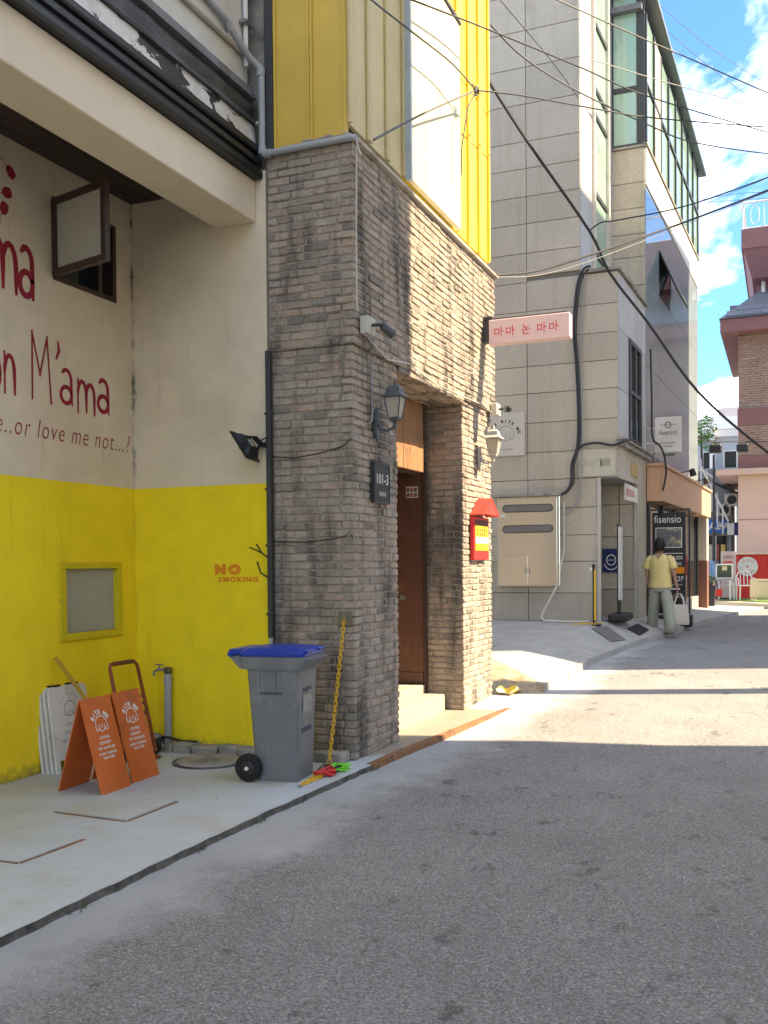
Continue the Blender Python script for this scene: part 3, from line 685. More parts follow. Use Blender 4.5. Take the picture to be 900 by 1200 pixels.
# shared brick meshes
UNITS = []
for k in range(10):
    rg = random.Random(k+5); mb = MB(); mb.cham(-.5, .5, -.5, .5, -.5, .5, 0, 0, rg)
    UNITS.append(mb)
def brick_mesh(Lx, Ly, Lz, seed):
    mb = MB(); rg = random.Random(seed); mb.cham(-Lx/2, Lx/2, -Ly/2, Ly/2, -Lz/2, Lz/2, .0075, .0042, rg); return mb
order = sorted(range(len(bricks)), key=lambda i: (-bricks[i][6], bricks[i][3]))
single = set(order[:300])
cache = {}
st_ = MB(); rnds = []
inv = WM[P.name].inverted()
for i, (x0, x1, y0, y1, z0, z1, pr) in enumerate(bricks):
    c = Vector(((x0+x1)/2, (y0+y1)/2, (z0+z1)/2)); D = (x1-x0, y1-y0, z1-z0)
    if i in single:
        key = (round(D[0], 2), round(D[1], 2), i % 5)
        if key not in cache:
            mb = brick_mesh(key[0], key[1], BH, len(cache)); mb.build('brick', BRICK, P, local=True); o = COL.objects[-1]
            cache[key] = o.data; bpy.data.objects.remove(o)
        o = bpy.data.objects.new('brick', cache[key]); COL.objects.link(o); o.parent = P
        o.location = inv @ c; o.scale = (D[0]/key[0], D[1]/key[1], 1); o.rotation_euler = (random.uniform(-.006, .006), random.uniform(-.006, .006), random.uniform(-.008, .008))
    else:
        nf = len(st_.f); b_ = brick_mesh(*D, i); st_.add([c+v for v in b_.v], b_.f); rnds += [random.random()]*(len(st_.f)-nf)
stuff(st_.build('bricks_beyond', BRICK, P, rnd=rnds))
core = MB()
core.box(-3.81, XF-.010, YF+.010, 7.922, 0, 3.312); core.build('mortar_pier', MORTAR, P)
MB().box(-3.515, XF-.010, 9.810, 10.85, 0, 3.312).build('mortar_pillar', MORTAR, P)
MB().box(-3.82, XU-.010, YU+.010, 10.94, 3.3125, 4.862).build('mortar_upper_wall', MORTAR, P)
MB().box(-9, -4.6, 7.03, 10.94, 0, 9.6).build('rear_block', MORTAR, P)
MB().box(-4.6, -3.821, 7.03, 10.94, 3.3125, 9.6).build('upper_block', MORTAR, P)
MB().box(-4.6, -3.811, 7.03, 7.90, 0, 3.31).build('side_block', MORTAR, P)
MB().box(-4.6, -3.52, 9.90, 10.94, 0, 3.31).build('side_block', MORTAR, P)
MB().box(-4.55, -4.5, 7.91, 9.88, .2, 3.31).build('entrance_back', DARKWOOD, P)
# timber lintel boards, door leaf, steps
for i in range(9):
    y = 7.945+i*.195
    MB().cham(-3.545+random.uniform(0, .006), -3.50+random.uniform(0, .006), y, y+.19, 2.555, 3.26, .004).build('lintel_board', ORWOOD, P)
MB().box(-3.60, -3.55, 7.94, 9.72, 2.53, 3.26).build('lintel_backing', DARKWOOD, P)
dl = MB(); dl.cham(-4.42, -3.535, 9.76, 9.80, .33, 2.56, .004); do = dl.build('door', DOORW, P)
for (a, b, c, d_) in ((-4.42, -3.535, .33, .45), (-4.42, -3.535, 2.44, 2.56)): MB().cham(a+.005, b-.005, 9.748, 9.7595, c, d_, .003).build('rail', DOORW, do)
MB().cham(-3.533, -3.505, 9.74, 9.80, .25, 2.6, .003).build('door_frame', DARKWOOD, P)
stk = MB(); stk.box(-3.72, -3.585, 9.7555, 9.7595, 2.30, 2.42); so_ = stk.build('sticker', WHITE, do)
q = MB()
for i in range(3):
    for j in range(2): q.box(-3.712+i*.042, -3.68+i*.042, 9.7530, 9.7554, 2.31+j*.055, 2.35+j*.055)
q.build('sticker_mark', M('sticker_print', (.12, .1, .12), .6, .6, 25, (.5, .1, .1), .8, 18), do)
MB().box(-3.80, -3.74, 9.752, 9.7595, 1.22, 1.27).build('lock', GREYMET, do)
MB().cham(-4.4, -3.29, 7.94, 9.72, .02, .235, .006).build('step', STEPG, P)
MB().cham(-4.4, -3.52, 7.95, 9.74, .236, .325, .006).build('step', STEPG, P)
# flashing on top of the bricks
fl = MB()
fl.hexa([(-3.10, 6.94, 4.862), (-3.035, 6.94, 4.862), (-3.035, 11.0, 4.862), (-3.10, 11.0, 4.862), (-3.16, 6.96, 4.95), (-3.03, 6.94, 4.885), (-3.03, 11.0, 4.885), (-3.16, 11.0, 5.02)])
fl.build('flashing', M('white_flashing', (.5, .47, .40), .6, .15, 9, (.25, .2, .14), .6, 4), P)
cap = MB(); random.seed(4)
x = -3.79
while x < -3.1:
    w_ = random.uniform(.05, .13); cap.cham(x, x+w_, 6.95, 7.0, 4.862, 4.905+random.uniform(-.015, .03), .01, .006); x += w_
cap.build('mortar_cap', CONC, P)
# yellow metal cladding, one panel per rib
def ypanel(m_, a, b, axis, z0=4.90, z1=9.6):
    mb = MB()
    if axis == 'x':
        mb.box(a, b, 6.995, 7.02, z0, z1); mb.cham(a, a+.022, 6.972, 6.9945, z0, z1, .004); mb.cham(b-.024, b-.002, 6.972, 6.9945, z0, z1, .004)
    else:
        mb.box(-3.16, -3.125, a, b, z0+.12, z1); mb.cham(-3.1245, -3.095, a, a+.035, z0+.12, z1, .006); mb.cham(-3.1245, -3.095, b-.037, b-.002, z0+.12, z1, .006)
    return mb.build('cladding_panel', m_, P)
ypanel(YELL, -3.76, -3.44, 'x'); ypanel(YELL, -3.438, -3.13, 'x')
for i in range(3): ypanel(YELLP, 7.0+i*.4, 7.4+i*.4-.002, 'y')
for i in range(7): ypanel(YELLS, 8.2+i*.385, 8.585+i*.385-.002, 'y')
MB().cham(-3.83, -3.762, 6.955, 7.03, 4.88, 9.6, .004).build('corner_strip', DARKMET, P)
MB().box(-3.76, -3.17, 7.02, 10.94, 4.87, 9.6).build('cladding_core', DARKMET, P)
wp = MB(); wp.cham(-3.094, -3.045, 8.21, 9.62, 4.99, 7.05, .006); wpo = wp.build('white_panel', WHITEP, P)
MB().box(-3.095, -3.04, 8.165, 8.2095, 4.99, 7.05).build('panel_edge', M('blue_grey_edge', (.40, .46, .50), .4), wpo)
MB().box(-3.10, -3.03, 8.165, 9.63, 7.051, 7.085).build('panel_cap', DARKMET, wpo)

# ------------------------------------------------------------------ granite building with the glass front
K = .042
def SX(y): return -2.46+K*(y-16)
class SB(MB):
    def s(self, o0, o1, y0, y1, z0, z1):
        return self.hexa([(SX(y0)+o0, y0, z0), (SX(y0)+o1, y0, z0), (SX(y1)+o1, y1, z0), (SX(y1)+o0, y1, z0),
                          (SX(y0)+o0, y0, z1), (SX(y0)+o1, y0, z1), (SX(y1)+o1, y1, z1), (SX(y1)+o0, y1, z1)])
gb = thing('granite_building', 'grey granite-clad corner building with green-glazed upper floors', 'building', (-4, 18, .6))
P = gb
ZR = [.645, 1.105, 1.62, 2.05, 2.5, 2.97, 3.42, 3.911, 4.396, 4.844, 5.29, 5.75, 6.23, 6.709, 7.192, 7.639, 8.097, 8.539, 9.151, 9.749, 10.345, 10.95, 11.55, 12.15, 12.75]
G_ = .005
def panel(x0, x1, z0, z1, yf, m_=GRAN): return MB().cham(x0+G_, x1-G_, yf, yf+.04, z0+G_, z1-G_, .003).build('granite_panel', m_, P)
for i, (a, b) in enumerate(zip(ZR, ZR[1:])):
    m_ = GRAND if i == 0 else GRAN
    panel(-5.6, -3.938, a, b, 16.0, m_)
    if b <= 2.98: panel(-3.938, -2.80, a, b, 16.0, m_)
    elif b <= 5.76: panel(-3.938, SX(16), a, b, 16.0)
    elif a < 5.8: panel(-3.938, SX(16), a, 6.25, 16.0)
    elif a < 6.5: panel(-3.938, -3.05, 6.33, b, 16.0)
    else: panel(-3.938, -3.05, a, b, 16.0)
core = MB(); core.box(-11, -3.066, 16.03, 19.5, 0, 12.7); core.build('inner_wall', JOINT, P)
SB().s(-.60, -.016, 16.03, 18.56, 2.975, 6.27).build('inner_wall', JOINT, P)
MB().box(-3.07, -2.81, 16.03, 16.2, 0, 2.975).build('inner_wall', JOINT, P)
SB().s(-8, -.02, 18.57, 26.15, 0, 11.6).build('inner_wall', JOINT, P)
# door jamb trims, entrance back wall and pillar, canopy lintel
TRIM = M('pale_metal_trim', (.5, .48, .42), .4, .08, metal=.4)
MB().cham(-2.80, -2.745, 15.985, 16.06, .645, 2.97, .004).build('jamb_trim', TRIM, P)
for i, (a, b) in enumerate(zip([.61, 1.12, 2.05, 2.62], [1.12, 2.05, 2.62, 2.97])):
    MB().cham(-2.70, SX(17.7)-.03, 17.7, 17.74, a+G_, b-G_, .003).build('granite_panel', GRAND if i == 0 else GRAN, P)
    MB().cham(-3.06, -2.70, 17.72, 17.76, a+G_, b-G_, .003).build('granite_panel', GRAND if i == 0 else GRAN, P)
MB().box(-3.06, SX(17.7)-.04, 17.76, 18.56, 0, 2.97).build('inner_wall', JOINT, P)
SB().s(-.03, .0, 17.69, 18.555, .6, 2.97).build('pillar_side', GRAN, P)
SB().s(-.055, -.028, 17.675, 17.70, .6, 2.97).build('jamb_trim', TRIM, P)
SB().s(-.58, -.012, 16.04, 17.69, 2.955, 2.974).build('entrance_ceiling', M('grey_ceiling', (.28, .28, .27), .6), P)
SB().s(-.02, .0, 16.045, 18.555, 2.96, 3.46).build('lintel_panel', GRAN, P)
lc = SB(); lc.s(-.02, .09, 15.97, 18.6, 3.461, 3.50); lc.s(-.02, .06, 15.98, 18.59, 3.501, 3.56); lc.s(-.02, .10, 15.96, 18.61, 3.561, 3.60); lc.build('cornice', CONC, P)
# street side above the lintel: white stone panels round a tall window
for (y0, y1, z0, z1) in ((16.045, 16.9, 3.61, 4.4), (16.045, 16.9, 4.4, 5.36), (16.045, 18.55, 5.36, 6.25), (18.0, 18.55, 3.61, 5.36)):
    SB().s(-.02, 0, y0+G_, y1-G_, z0+G_, z1-G_).build('granite_panel', mat_granite('pale_granite', (.5, .5, .49)), P)
wn = SB()
for (a, b, c, d_) in ((16.9, 18.0, 3.61, 3.67), (16.9, 18.0, 5.28, 5.36), (16.9, 16.99, 3.671, 5.279), (17.91, 18.0, 3.671, 5.279), (16.991, 17.909, 4.45, 4.51), (17.42, 17.47, 4.511, 5.279), (17.42, 17.47, 3.671, 4.449)):
    wn.s(-.015, .03, a, b, c, d_)
wno = wn.build('window_frame', DARKMET, P)
for (a, b) in ((3.671, 4.449), (4.511, 5.279)): SB().s(-.014, -.004, 16.99, 17.91, a, b).build('window_pane', DARKG, wno)
rc = SB(); rc.hexa([(-3.05, 15.96, 6.27), (SX(16)+.04, 15.96, 6.27), (SX(18.56)+.04, 18.55, 6.27), (-3.0, 18.55, 6.27), (-3.05, 15.96, 6.32), (SX(16)+.04, 15.96, 6.32), (SX(18.56)+.04, 18.55, 6.32), (-3.0, 18.55, 6.32)])
rc.build('roof_cap', CONC, P)
# stair window wall set back above
o1 = -.59
for (a, b) in zip([6.33, 7.8, 9.3, 10.8], [7.8, 9.3, 10.8, 12.7]): SB().s(o1-.02, o1, 16.045, 16.85, a+G_, b-G_).build('granite_panel', mat_granite('pale_granite', (.5, .5, .49)), P)
SB().s(o1-.01, o1+.05, 16.86, 16.95, 6.33, 12.7).build('window_trim', M('cream_trim', (.62, .56, .46), .6), P)
SB().s(o1-.01, o1+.05, 18.02, 18.12, 6.33, 12.7).build('window_trim', M('cream_trim', (.62, .56, .46), .6), P)
SB().s(o1-.02, o1, 18.13, 18.55, 6.33, 12.7).build('granite_panel', mat_granite('pale_granite', (.5, .5, .49)), P)
zs = [6.33, 6.9, 7.93, 9.26, 9.71, 10.82, 12.0, 12.7]
for a, b in zip(zs, zs[1:]):
    SB().s(o1-.015, o1-.005, 16.951, 18.019, a+.04, b-.04).build('window_pane', GREENG, P)
    SB().s(o1-.015, o1+.02, 16.951, 18.019, b-.039, b+.039).build('transom', DARKMET if round(b, 2) != 12.7 else DARKMET, P)
# projecting volume: granite foot and green bay window
for a, b in zip([6.33, 6.678, 7.193, 7.615, 8.082, 8.549], [6.678, 7.193, 7.615, 8.082, 8.549, 9.17]):
    MB().cham(-3.0+G_, SX(18.55)-G_, 18.535, 18.575, a+G_, b-G_, .003).build('granite_panel', GRAN, P)
MB().box(-3.03, SX(18.55)+.03, 18.50, 18.62, 9.172, 9.215).build('sill', CONC, P)
for a, b in ((9.26, 10.2), (10.3, 12.0)):
    MB().box(-2.91, -2.50, 18.535, 18.55, a, b).build('window_pane', GREENG, P)
bf = MB()
for (x0, x1, z0, z1) in ((-2.98, -2.911, 9.216, 12.3), (-2.499, SX(18.55)-.002, 9.216, 12.3), (-2.91, -2.50, 10.201, 10.299), (-2.91, -2.5, 9.216, 9.259), (-2.91, -2.5, 12.001, 12.3)): bf.box(x0, x1, 18.52, 18.565, z0, z1)
bf.build('window_frame', DARKMET, P)
# glass front: panes in a thin grid
yc = [18.6, 20.12, 21.64, 23.16, 24.68, 26.15]; zc = [3.6, 5.23, 6.86, 8.5]
for j, (a, b) in enumerate(zip(yc, yc[1:])):
    for i, (c, d_) in enumerate(zip(zc, zc[1:])):
        if (j, i) == (1, 2): continue
        SB().s(-.018, 0, a+.006, b-.006, c+.006, d_-.006).build('glass_pane', GLASS, P)
# the pane that opens: fixed surround and a hinged sash pushed out at the bottom
SB().s(-.018, 0, 20.126, 21.634, 7.75, 8.494).build('glass_pane', GLASS, P)
SB().s(-.019, -.012, 20.126, 21.634, 6.866, 7.749).build('glass_pane', DARKG, P)
sa = MB(); c0 = Vector((SX(20.13), 20.13, 7.74)); c1 = Vector((SX(21.63), 21.63, 7.74)); dn = Vector((.34, 0, -.80))
sa.prism([c0, c1, c1+dn, c0+dn], (.02, 0, .01)); sao = sa.build('open_sash', GLASS, P)
sr = MB(); sr.tube([c0+dn, c1+dn], .02, 6); sr.tube([c0, c0+dn], .018, 6); sr.tube([c1, c1+dn], .018, 6); sr.build('sash_frame', DARKMET, sao)
SB().s(-.02, .02, 18.57, 26.17, 8.505, 9.2).build('white_spandrel', M('white_spandrel', (.72, .70, .64), .6, .04), P)
SB().s(-.02, .05, 18.5, 26.2, 9.201, 9.24).build('sill', CONC, P)
# upper windows between stone piers, set under the roof
yu = [18.62, 19.5, 20.3, 21.3, 22.3, 23.3, 24.3, 25.2, 26.15]
for j, (a, b) in enumerate(zip(yu, yu[1:])):
    if j in (1,): SB().s(-.02, .015, a+.02, b-.02, 9.241, 11.6).build('pier', GRAN, P); continue
    SB().s(-.02, -.005, a+.05, b-.05, 9.28, 10.35).build('window_pane', GREENG, P)
    SB().s(-.02, -.005, a+.05, b-.05, 10.41, 11.6).build('window_pane', GREENG, P)
fr = SB()
for y in yu: fr.s(-.02, .03, y-.045, y+.045, 9.241, 11.6)
fr.s(-.019, .028, 18.67, 26.1, 10.351, 10.409); fr.build('window_frame', DARKMET, P)
ev = MB(); p = [Vector((SX(18.4)+.17, 18.3, 12.0)), Vector((SX(26.6)+.17, 26.6, 11.45))]
ev.hexa([p[0]+Vector((-1.3, 0, 0)), p[0], p[1], p[1]+Vector((-1.3, 0, 0)), p[0]+Vector((-1.3, 0, .16)), p[0]+Vector((0, 0, .10)), p[1]+Vector((0, 0, .10)), p[1]+Vector((-1.3, 0, .16))])
ev.build('roof_eave', M('blue_grey_roof', (.16, .2, .22), .4, .08, metal=.3), P)
SB().s(-8, -.03, 18.4, 26.3, 11.62, 11.72).build('roof', SLATE, P)
# shop under the peach canopy
SB().s(.001, .28, 18.62, 26.4, 2.72, 3.36).build('canopy', PEACH, P)
SB().s(-.02, .32, 18.58, 26.44, 3.361, 3.41).build('canopy_cap', PEACH, P)
SB().s(-.019, .0, 18.57, 26.15, 3.42, 3.595).build('brown_band', M('brown_cladding', (.16, .10, .09), .6, .1), P)
SB().s(-.1, .24, 25.9, 26.25, 1.62, 2.719).build('column_top', M('cream_paint', (.62, .58, .47), .7), P)
SB().s(-.1, .245, 25.89, 26.26, .35, 1.619).build('column_foot', M('brown_tile', (.20, .09, .06), .6, .1), P)
for (a, b) in ((18.7, 20.2), (20.3, 21.8), (21.9, 23.4), (23.5, 25.7)): SB().s(-.02, .0, a, b, .75, 2.65).build('shop_window', DARKG, P)
ff = SB()
for y in (18.65, 20.25, 21.85, 23.45, 25.75): ff.s(-.02, .05, y-.05, y+.05, .4, 2.715)
ff.build('shop_frame', BLK, P)
SB().s(-.02, .06, 18.72, 25.7, .38, .74).build('shop_plinth', GRAND, P)
for (y, z) in ((20.0, 2.715), (22, 2.715), (24, 2.715)): MB().lathe([(.05, 0), (.05, -.015)], (SX(y)+.15, y, z), 10).build('downlight', BLK, P)

# ------------------------------------------------------------------ buildings across the street (beside the camera, they shade the road)
def plain_block(name, label, x0, x1, y0, y1, h, m_, floors, wx):
    t = thing(name, label, 'building', (x0, (y0+y1)/2, 0))
    MB().box(x0, x1, y0, y1, -.2, h).build('wall', m_, t)
    MB().box(x0-.12, x1, y0-.05, y1+.05, h+.002, h+.3).build('parapet', CONC, t)
    n_ = max(2, int((y1-y0)/wx))
    for f in range(floors):
        z = 1.0+f*(h/floors)
        for i in range(n_):
            y = y0+(i+.5)*(y1-y0)/n_
            fr_ = MB()
            for (a, b, c, d_) in ((y-.7, y+.7, z, z+.07), (y-.7, y+.7, z+1.43, z+1.5), (y-.7, y-.62, z+.071, z+1.429), (y+.62, y+.7, z+.071, z+1.429), (y-.03, y+.03, z+.071, z+1.429)): fr_.box(x0-.05, x0-.002, a, b, c, d_)
            wo_ = fr_.build('window', WHITEM, t); MB().box(x0-.02, x0-.004, y-.62, y+.62, z+.071, z+1.429).build('pane', DARKG, wo_)
    return t
plain_block('apartment_block', 'pale rendered apartment block across the street, shading the near road', 4.2, 12, -8, 10.16, 16, M('pale_render', (.68, .62, .52), .85, .05), 5, 3.2)
plain_block('apartment_block', 'beige apartment block across the street, opposite the granite building', 4.3, 7, 15.6, 26.2, 15.4, M('beige_render', (.42, .35, .29), .85, .06), 5, 3.0)
pl = MB(); pl.tube([(3.3, 12.9, .1), (3.3, 12.9, 11)], [.2, .14], 12)
tag(pl.build('utility_pole', CONC, None, loc=(3.3, 12.9, .1), smooth=True), 'concrete utility pole between the two apartment blocks across the street', 'pole')

# ------------------------------------------------------------------ pink shop with brick storeys at the end of the street
pk = thing('pink_shop_building', 'pink ground-floor shop with brown brick storeys and shingle roof above', 'building', (1, 34, .3)); P = pk
MB().box(-1.35, 6, 33, 40, -.1, 4.3).build('wall', PINK, P)
MB().cham(-2.0, 6.2, 32.75, 40, 4.305, 4.50, .02).build('cornice', PINK, P)
MB().box(-1.36, 6, 32.994, 40, 4.51, 4.93).build('maroon_band', MAROON, P)
MB().box(-1.33, 6, 33.02, 40, 4.931, 8.75).build('brick_wall', MORTAR, P)
fb = MB(); rn = []; random.seed(5)
for i in range(50):
    z = 4.96+i*.076; x = -1.34-(.11 if i % 2 else 0)
    if 5.80 < z < 6.42 or z > 8.62: continue
    while x < 1.2:
        nf = len(fb.f); fb.box(max(x, -1.34), x+.205, 33.0, 33.03, z, z+.06); rn += [random.random()]*(len(fb.f)-nf); x += .22
    y = 33.03
    while y < 36:
        nf = len(fb.f); fb.box(-1.345, -1.32, y, y+.205, z, z+.06); rn += [random.random()]*(len(fb.f)-nf); y += .22
stuff(fb.build('brick_courses', FARB, P, rnd=rn))
MB().box(-1.37, 6, 32.98, 40, 5.87, 6.41).build('maroon_band', MAROON, P)
fas = MB(); fas.box(-1.85, 6.5, 32.4, 40.5, 8.72, 9.12); fas.build('fascia', MAROON, P)
rf = MB(); rf.add([(-1.88, 32.35, 9.13), (6.5, 32.35, 9.13), (6.5, 36, 11.3), (.2, 35.6, 11.3), (-1.88, 40.5, 9.13), (.2, 40, 11.3)], [(0, 1, 2, 3), (0, 3, 5, 4)])
rfo = rf.build('roof', SLATE, P)
for i in range(7):
    y = 32.4+i*.42; z = 9.15+(y-32.35)*.6; x0 = -1.7+(y-32.35)*.62
    for j in range(9): MB().hexa([(x0+j*.5, y, z), (x0+j*.5+.48, y, z), (x0+j*.5+.48, y+.5, z+.29), (x0+j*.5, y+.5, z+.29), (x0+j*.5, y, z+.035), (x0+j*.5+.48, y, z+.035), (x0+j*.5+.48, y+.5, z+.30), (x0+j*.5, y+.5, z+.30)]).build('shingle', SLATE, rfo)
MB().box(-.85, 6, 34.2, 40, 9.2, 11.4).build('attic_wall', MAUVE, P)
MB().box(-1.25, 6, 33.0, 40, 11.401, 12.0).build('balcony_slab', MAROON, P)
MB().hexa([(-.95, 33.6, 10.6), (6, 33.6, 10.6), (6, 40, 10.6), (-.95, 40, 10.6), (-1.2, 33.05, 11.4), (6, 33.05, 11.4), (6, 40, 11.4), (-1.2, 40, 11.4)]).build('corbel', MAUVE, P)
MB().box(-1.65, -.86, 34.2, 35, 9.75, 9.95).build('side_eave', SLATE, P)
dp = MB(); dp.tube([(-.62, 34.1, 9.3), (-.62, 34.1, 11.0)], .06, 8); dp.cham(-.74, -.5, 33.98, 34.2, 11.0, 11.15, .02); dp.build('downpipe', WHITEM, P)
rl = MB(); rl.tube([(-1.2, 33.1, 12.85), (5, 33.1, 12.85)], .03, 6); rl.tube([(-1.2, 33.1, 12.05), (5, 33.1, 12.05)], .02, 6); rl.tube([(-1.2, 33.1, 12), (-1.2, 33.1, 12.87)], .03, 6); rl.tube([(-1.2, 33.1, 12.85), (-1.2, 36, 12.85)], .03, 6)
for i in range(6):
    cx = -.85+i*.55; rl.tube([(cx+.13*math.cos(a)*(1), 33.1, 12.45+.3*math.sin(a)) for a in [k*math.pi/8 for k in range(16)]], .014, 5, closed=True)
    rl.tube([(cx+.27, 33.1, 12.05), (cx+.27, 33.1, 12.85)], .014, 5)
rl.build('railing', WHITEM, P)
MB().box(-.45, -.2, 32.985, 33.0, 1.86, 2.1).build('wall_plate', WHITE, P)
MB().box(-1.34, 6, 32.99, 33.0, 2.90, 2.915).build('wall_joint', MAUVE, P)

# red kiosk, round sign, deck and furniture in front of the pink shop
ZD = .43
dk = MB(); dk.prism([(-1.95, 30.6, .2), (-.4, 28.8, .2), (5, 28.0, .2), (5, 33, .2), (-1.95, 33, .2)], (0, 0, ZD-.2))
dko = dk.build('deck', CREAMD); dko['kind'] = 'structure'
tf = MB(); tf.prism([(-1.9, 31.0, ZD+.003), (-.35, 29.3, ZD+.003), (5, 28.6, ZD+.003), (5, 32.9, ZD+.003), (-1.9, 32.9, ZD+.003)], (0, 0, .018)); o = tf.build('artificial_turf', TURF); o['kind'] = 'structure'
kk = thing('red_kiosk', 'red corrugated kiosk with a round white sign under the pink wall', 'kiosk', (1, 32.7, ZD))
MB().box(-1.4, 4, 32.3, 32.98, ZD+.02, 1.8).build('body', RED, kk)
for i in range(9):
    if i == 1: continue
    MB().cham(-1.38+i*.45, -1.30+i*.45, 32.27, 32.30, ZD+.03, 1.78, .006).build('rib', RED, kk)
MB().cham(-1.45, 4, 32.2, 32.98, 1.801, 1.85, .01).build('top', M('striped_top', (.7, .55, .4), .7, .4, 14), kk)
MB().lathe([(.30, 0), (.30, .04), (.28, .05)], (-1.05, 32.265, 1.43), 28, (0, -1, 0)).build('disc', WHITE, kk)
rd_ = MB()
for a0, a1 in ((40, 140), (220, 320)):
    for i in range(6):
        a = a0+(a1-a0)*i/5; strokes(rd_, [[(math.cos(R(a))*.17, math.sin(R(a))*.17), (math.cos(R(a))*.24, math.sin(R(a))*.24)]], .03, (-1.05, 32.21, 1.43), (1, 0, 0), UZ)
rd_.lathe([(.03, 0), (.03, .004)], (-1.05, 32.2145, 1.43), 8, (0, -1, 0)); rd_.build('disc_print', M('red_print', (.5, .05, .07), .6), kk)
def chair(label, loc, rz):
    t = thing('garden_chair', label, 'chair', loc, rz, 'white metal chairs on the deck')
    MB().cham(-.22, .22, -.22, .22, .42, .445, .01).build('seat', WHITEM, t, local=True)
    for sx in (-.2, .2):
        for sy in (-.2, .2): MB().tube([(sx*1.08, sy*1.1, 0), (sx, sy, .42)], .018, 6).build('leg', WHITEM, t, local=True)
    b_ = MB(); b_.tube([(-.22, .2, .44), (-.22, .24, .68), (-.15, .26, .82), (0, .27, .86), (.15, .26, .82), (.22, .24, .68), (.22, .2, .44)], .018, 6)
    for sx in (-.1, 0, .1): b_.tube([(sx, .21, .44), (sx, .265, .83)], .012, 5)
    b_.build('backrest', WHITEM, t, local=True)
    for sx in (-.22, .22): MB().tube([(sx, .24, .66), (sx*1.05, -.1, .64), (sx*1.05, -.2, .44)], .016, 6).build('armrest', WHITEM, t, local=True)
    return t
chair('white metal armchair facing away from the red kiosk sign', (-1.05, 30.7, ZD+.02), R(15))
chair('white metal armchair tucked under the menu table', (-1.62, 31.25, ZD+.02), R(95))
ct = thing('cafe_table', 'small white-legged table carrying a green menu board', 'table', (-1.72, 30.9, ZD+.02))
MB().cham(-2.0, -1.44, 30.65, 31.15, 1.045, 1.075, .01).build('table_top', M('grey_top', (.3, .3, .3), .5), ct)
for x in (-1.95, -1.49):
    for y in (30.7, 31.1): MB().tube([(x, y, ZD+.02), (x, y, 1.045)], .022, 6).build('leg', WHITEM, ct)
MB().box(-1.9, -1.72, 30.75, 30.95, .56, .78).build('red_box', RED, ct)
mn = thing('menu_board', 'green menu board in a white frame on the small table', 'board', (-1.65, 30.9, 1.076))
mf = MB()
for (a, b, c, d_) in ((-1.9, -1.41, 1.077, 1.12), (-1.9, -1.41, 1.48, 1.52), (-1.9, -1.86, 1.121, 1.479), (-1.45, -1.41, 1.121, 1.479)): mf.box(a, b, 30.86, 30.9, c, d_)
mf.build('frame', WHITEM, mn); MB().box(-1.86, -1.45, 30.872, 30.888, 1.12, 1.48).build('panel', M('dark_green_board', (.05, .08, .05), .5), mn)
MB().box(-1.72, -1.58, 30.864, 30.871, 1.33, 1.45).build('note', M('cream_note', (.6, .55, .35), .7), mn)
sb = thing('standing_board', 'tall pale standing board behind the menu table', 'sign', (-1.57, 31.7, ZD+.02))
MB().cham(-1.8, -1.36, 31.66, 31.7, ZD+.02, 1.9, .01).build('panel', M('pale_pink_board', (.55, .45, .42), .6, .1, 6), sb)
MB().box(-1.73, -1.45, 31.655, 31.659, 1.55, 1.6).build('red_line', RED, sb)
MB().box(-1.73, -1.45, 31.655, 31.659, 1.68, 1.78).build('print', M('print_grey', (.4, .25, .25), .6, .5, 30), sb)
MB().cham(-1.85, -1.32, 31.6, 31.76, ZD+.021, ZD+.06, .01).build('foot', BLK, sb)
br_ = thing('fabric_barrier', 'cream fabric barrier on feet at the deck edge', 'barrier', (-.3, 30.1, ZD))
brm = MB(); brm.cham(-.92, .5, 30.06, 30.10, .52, 1.09, .03); brm.build('panel', M('cream_fabric', (.62, .56, .40), .8, .05), br_)
for x in (-.85, -.3, .4): MB().cham(x-.03, x+.03, 29.95, 30.2, ZD+.02, .53, .01).build('foot', CREAMD, br_)
MB().box(-.7, -.1, 30.053, 30.059, 1.0, 1.02).build('print', GREYL, br_)
MB().box(-.36, .3, 30.053, 30.059, .66, .76).build('print', M('peach_print', (.7, .3, .15), .7), br_)
pt = thing('planter', 'tall square planter with gold side and clipped green bush beside canopy column', 'planter', (-1.9, 27.9, .36))
MB().hexa([(-2.03, 27.75, .35), (-1.75, 27.75, .35), (-1.75, 28.05, .35), (-2.03, 28.05, .35), (-2.07, 27.7, .95), (-1.71, 27.7, .95), (-1.71, 28.1, .95), (-2.07, 28.1, .95)]).build('pot', M('black_planter', (.03, .032, .04), .4), pt)
MB().hexa([(-2.034, 27.744, .37), (-1.90, 27.744, .37), (-1.90, 27.749, .37), (-2.034, 27.749, .37), (-2.07, 27.69, .94), (-1.91, 27.69, .94), (-1.91, 27.699, .94), (-2.07, 27.699, .94)]).build('pot_face', M('gold_face', (.5, .38, .2), .4), pt)
def leaves(mb, c, rad, n_, size, squash=1.):
    c = Vector(c)
    for i in range(n_):
        v = Vector((random.gauss(0, 1), random.gauss(0, 1), random.gauss(0, 1))).normalized()*rad*random.uniform(.55, 1.05); v.z *= squash
        q = Matrix.Rotation(random.uniform(0, 6.28), 3, 'Z') @ Matrix.Rotation(random.uniform(-1.2, 1.2), 3, 'X')
        s_ = size*random.uniform(.7, 1.3)
        mb.add([c+v+q @ Vector(p) for p in ((-s_*.5, 0, 0), (0, -s_*.25, .1*s_), (s_*.5, 0, 0), (0, s_*.25, .1*s_))], [(0, 1, 2, 3)])
lf = MB(); leaves(lf, (-1.89, 27.9, 1.06), .19, 420, .06, .85); stuff(lf.build('foliage', LEAF, pt)); 
MB().tube([(-1.89, 27.9, .94), (-1.89, 27.9, 1.1)], .03, 6).build('stem', BROWNFR, pt)

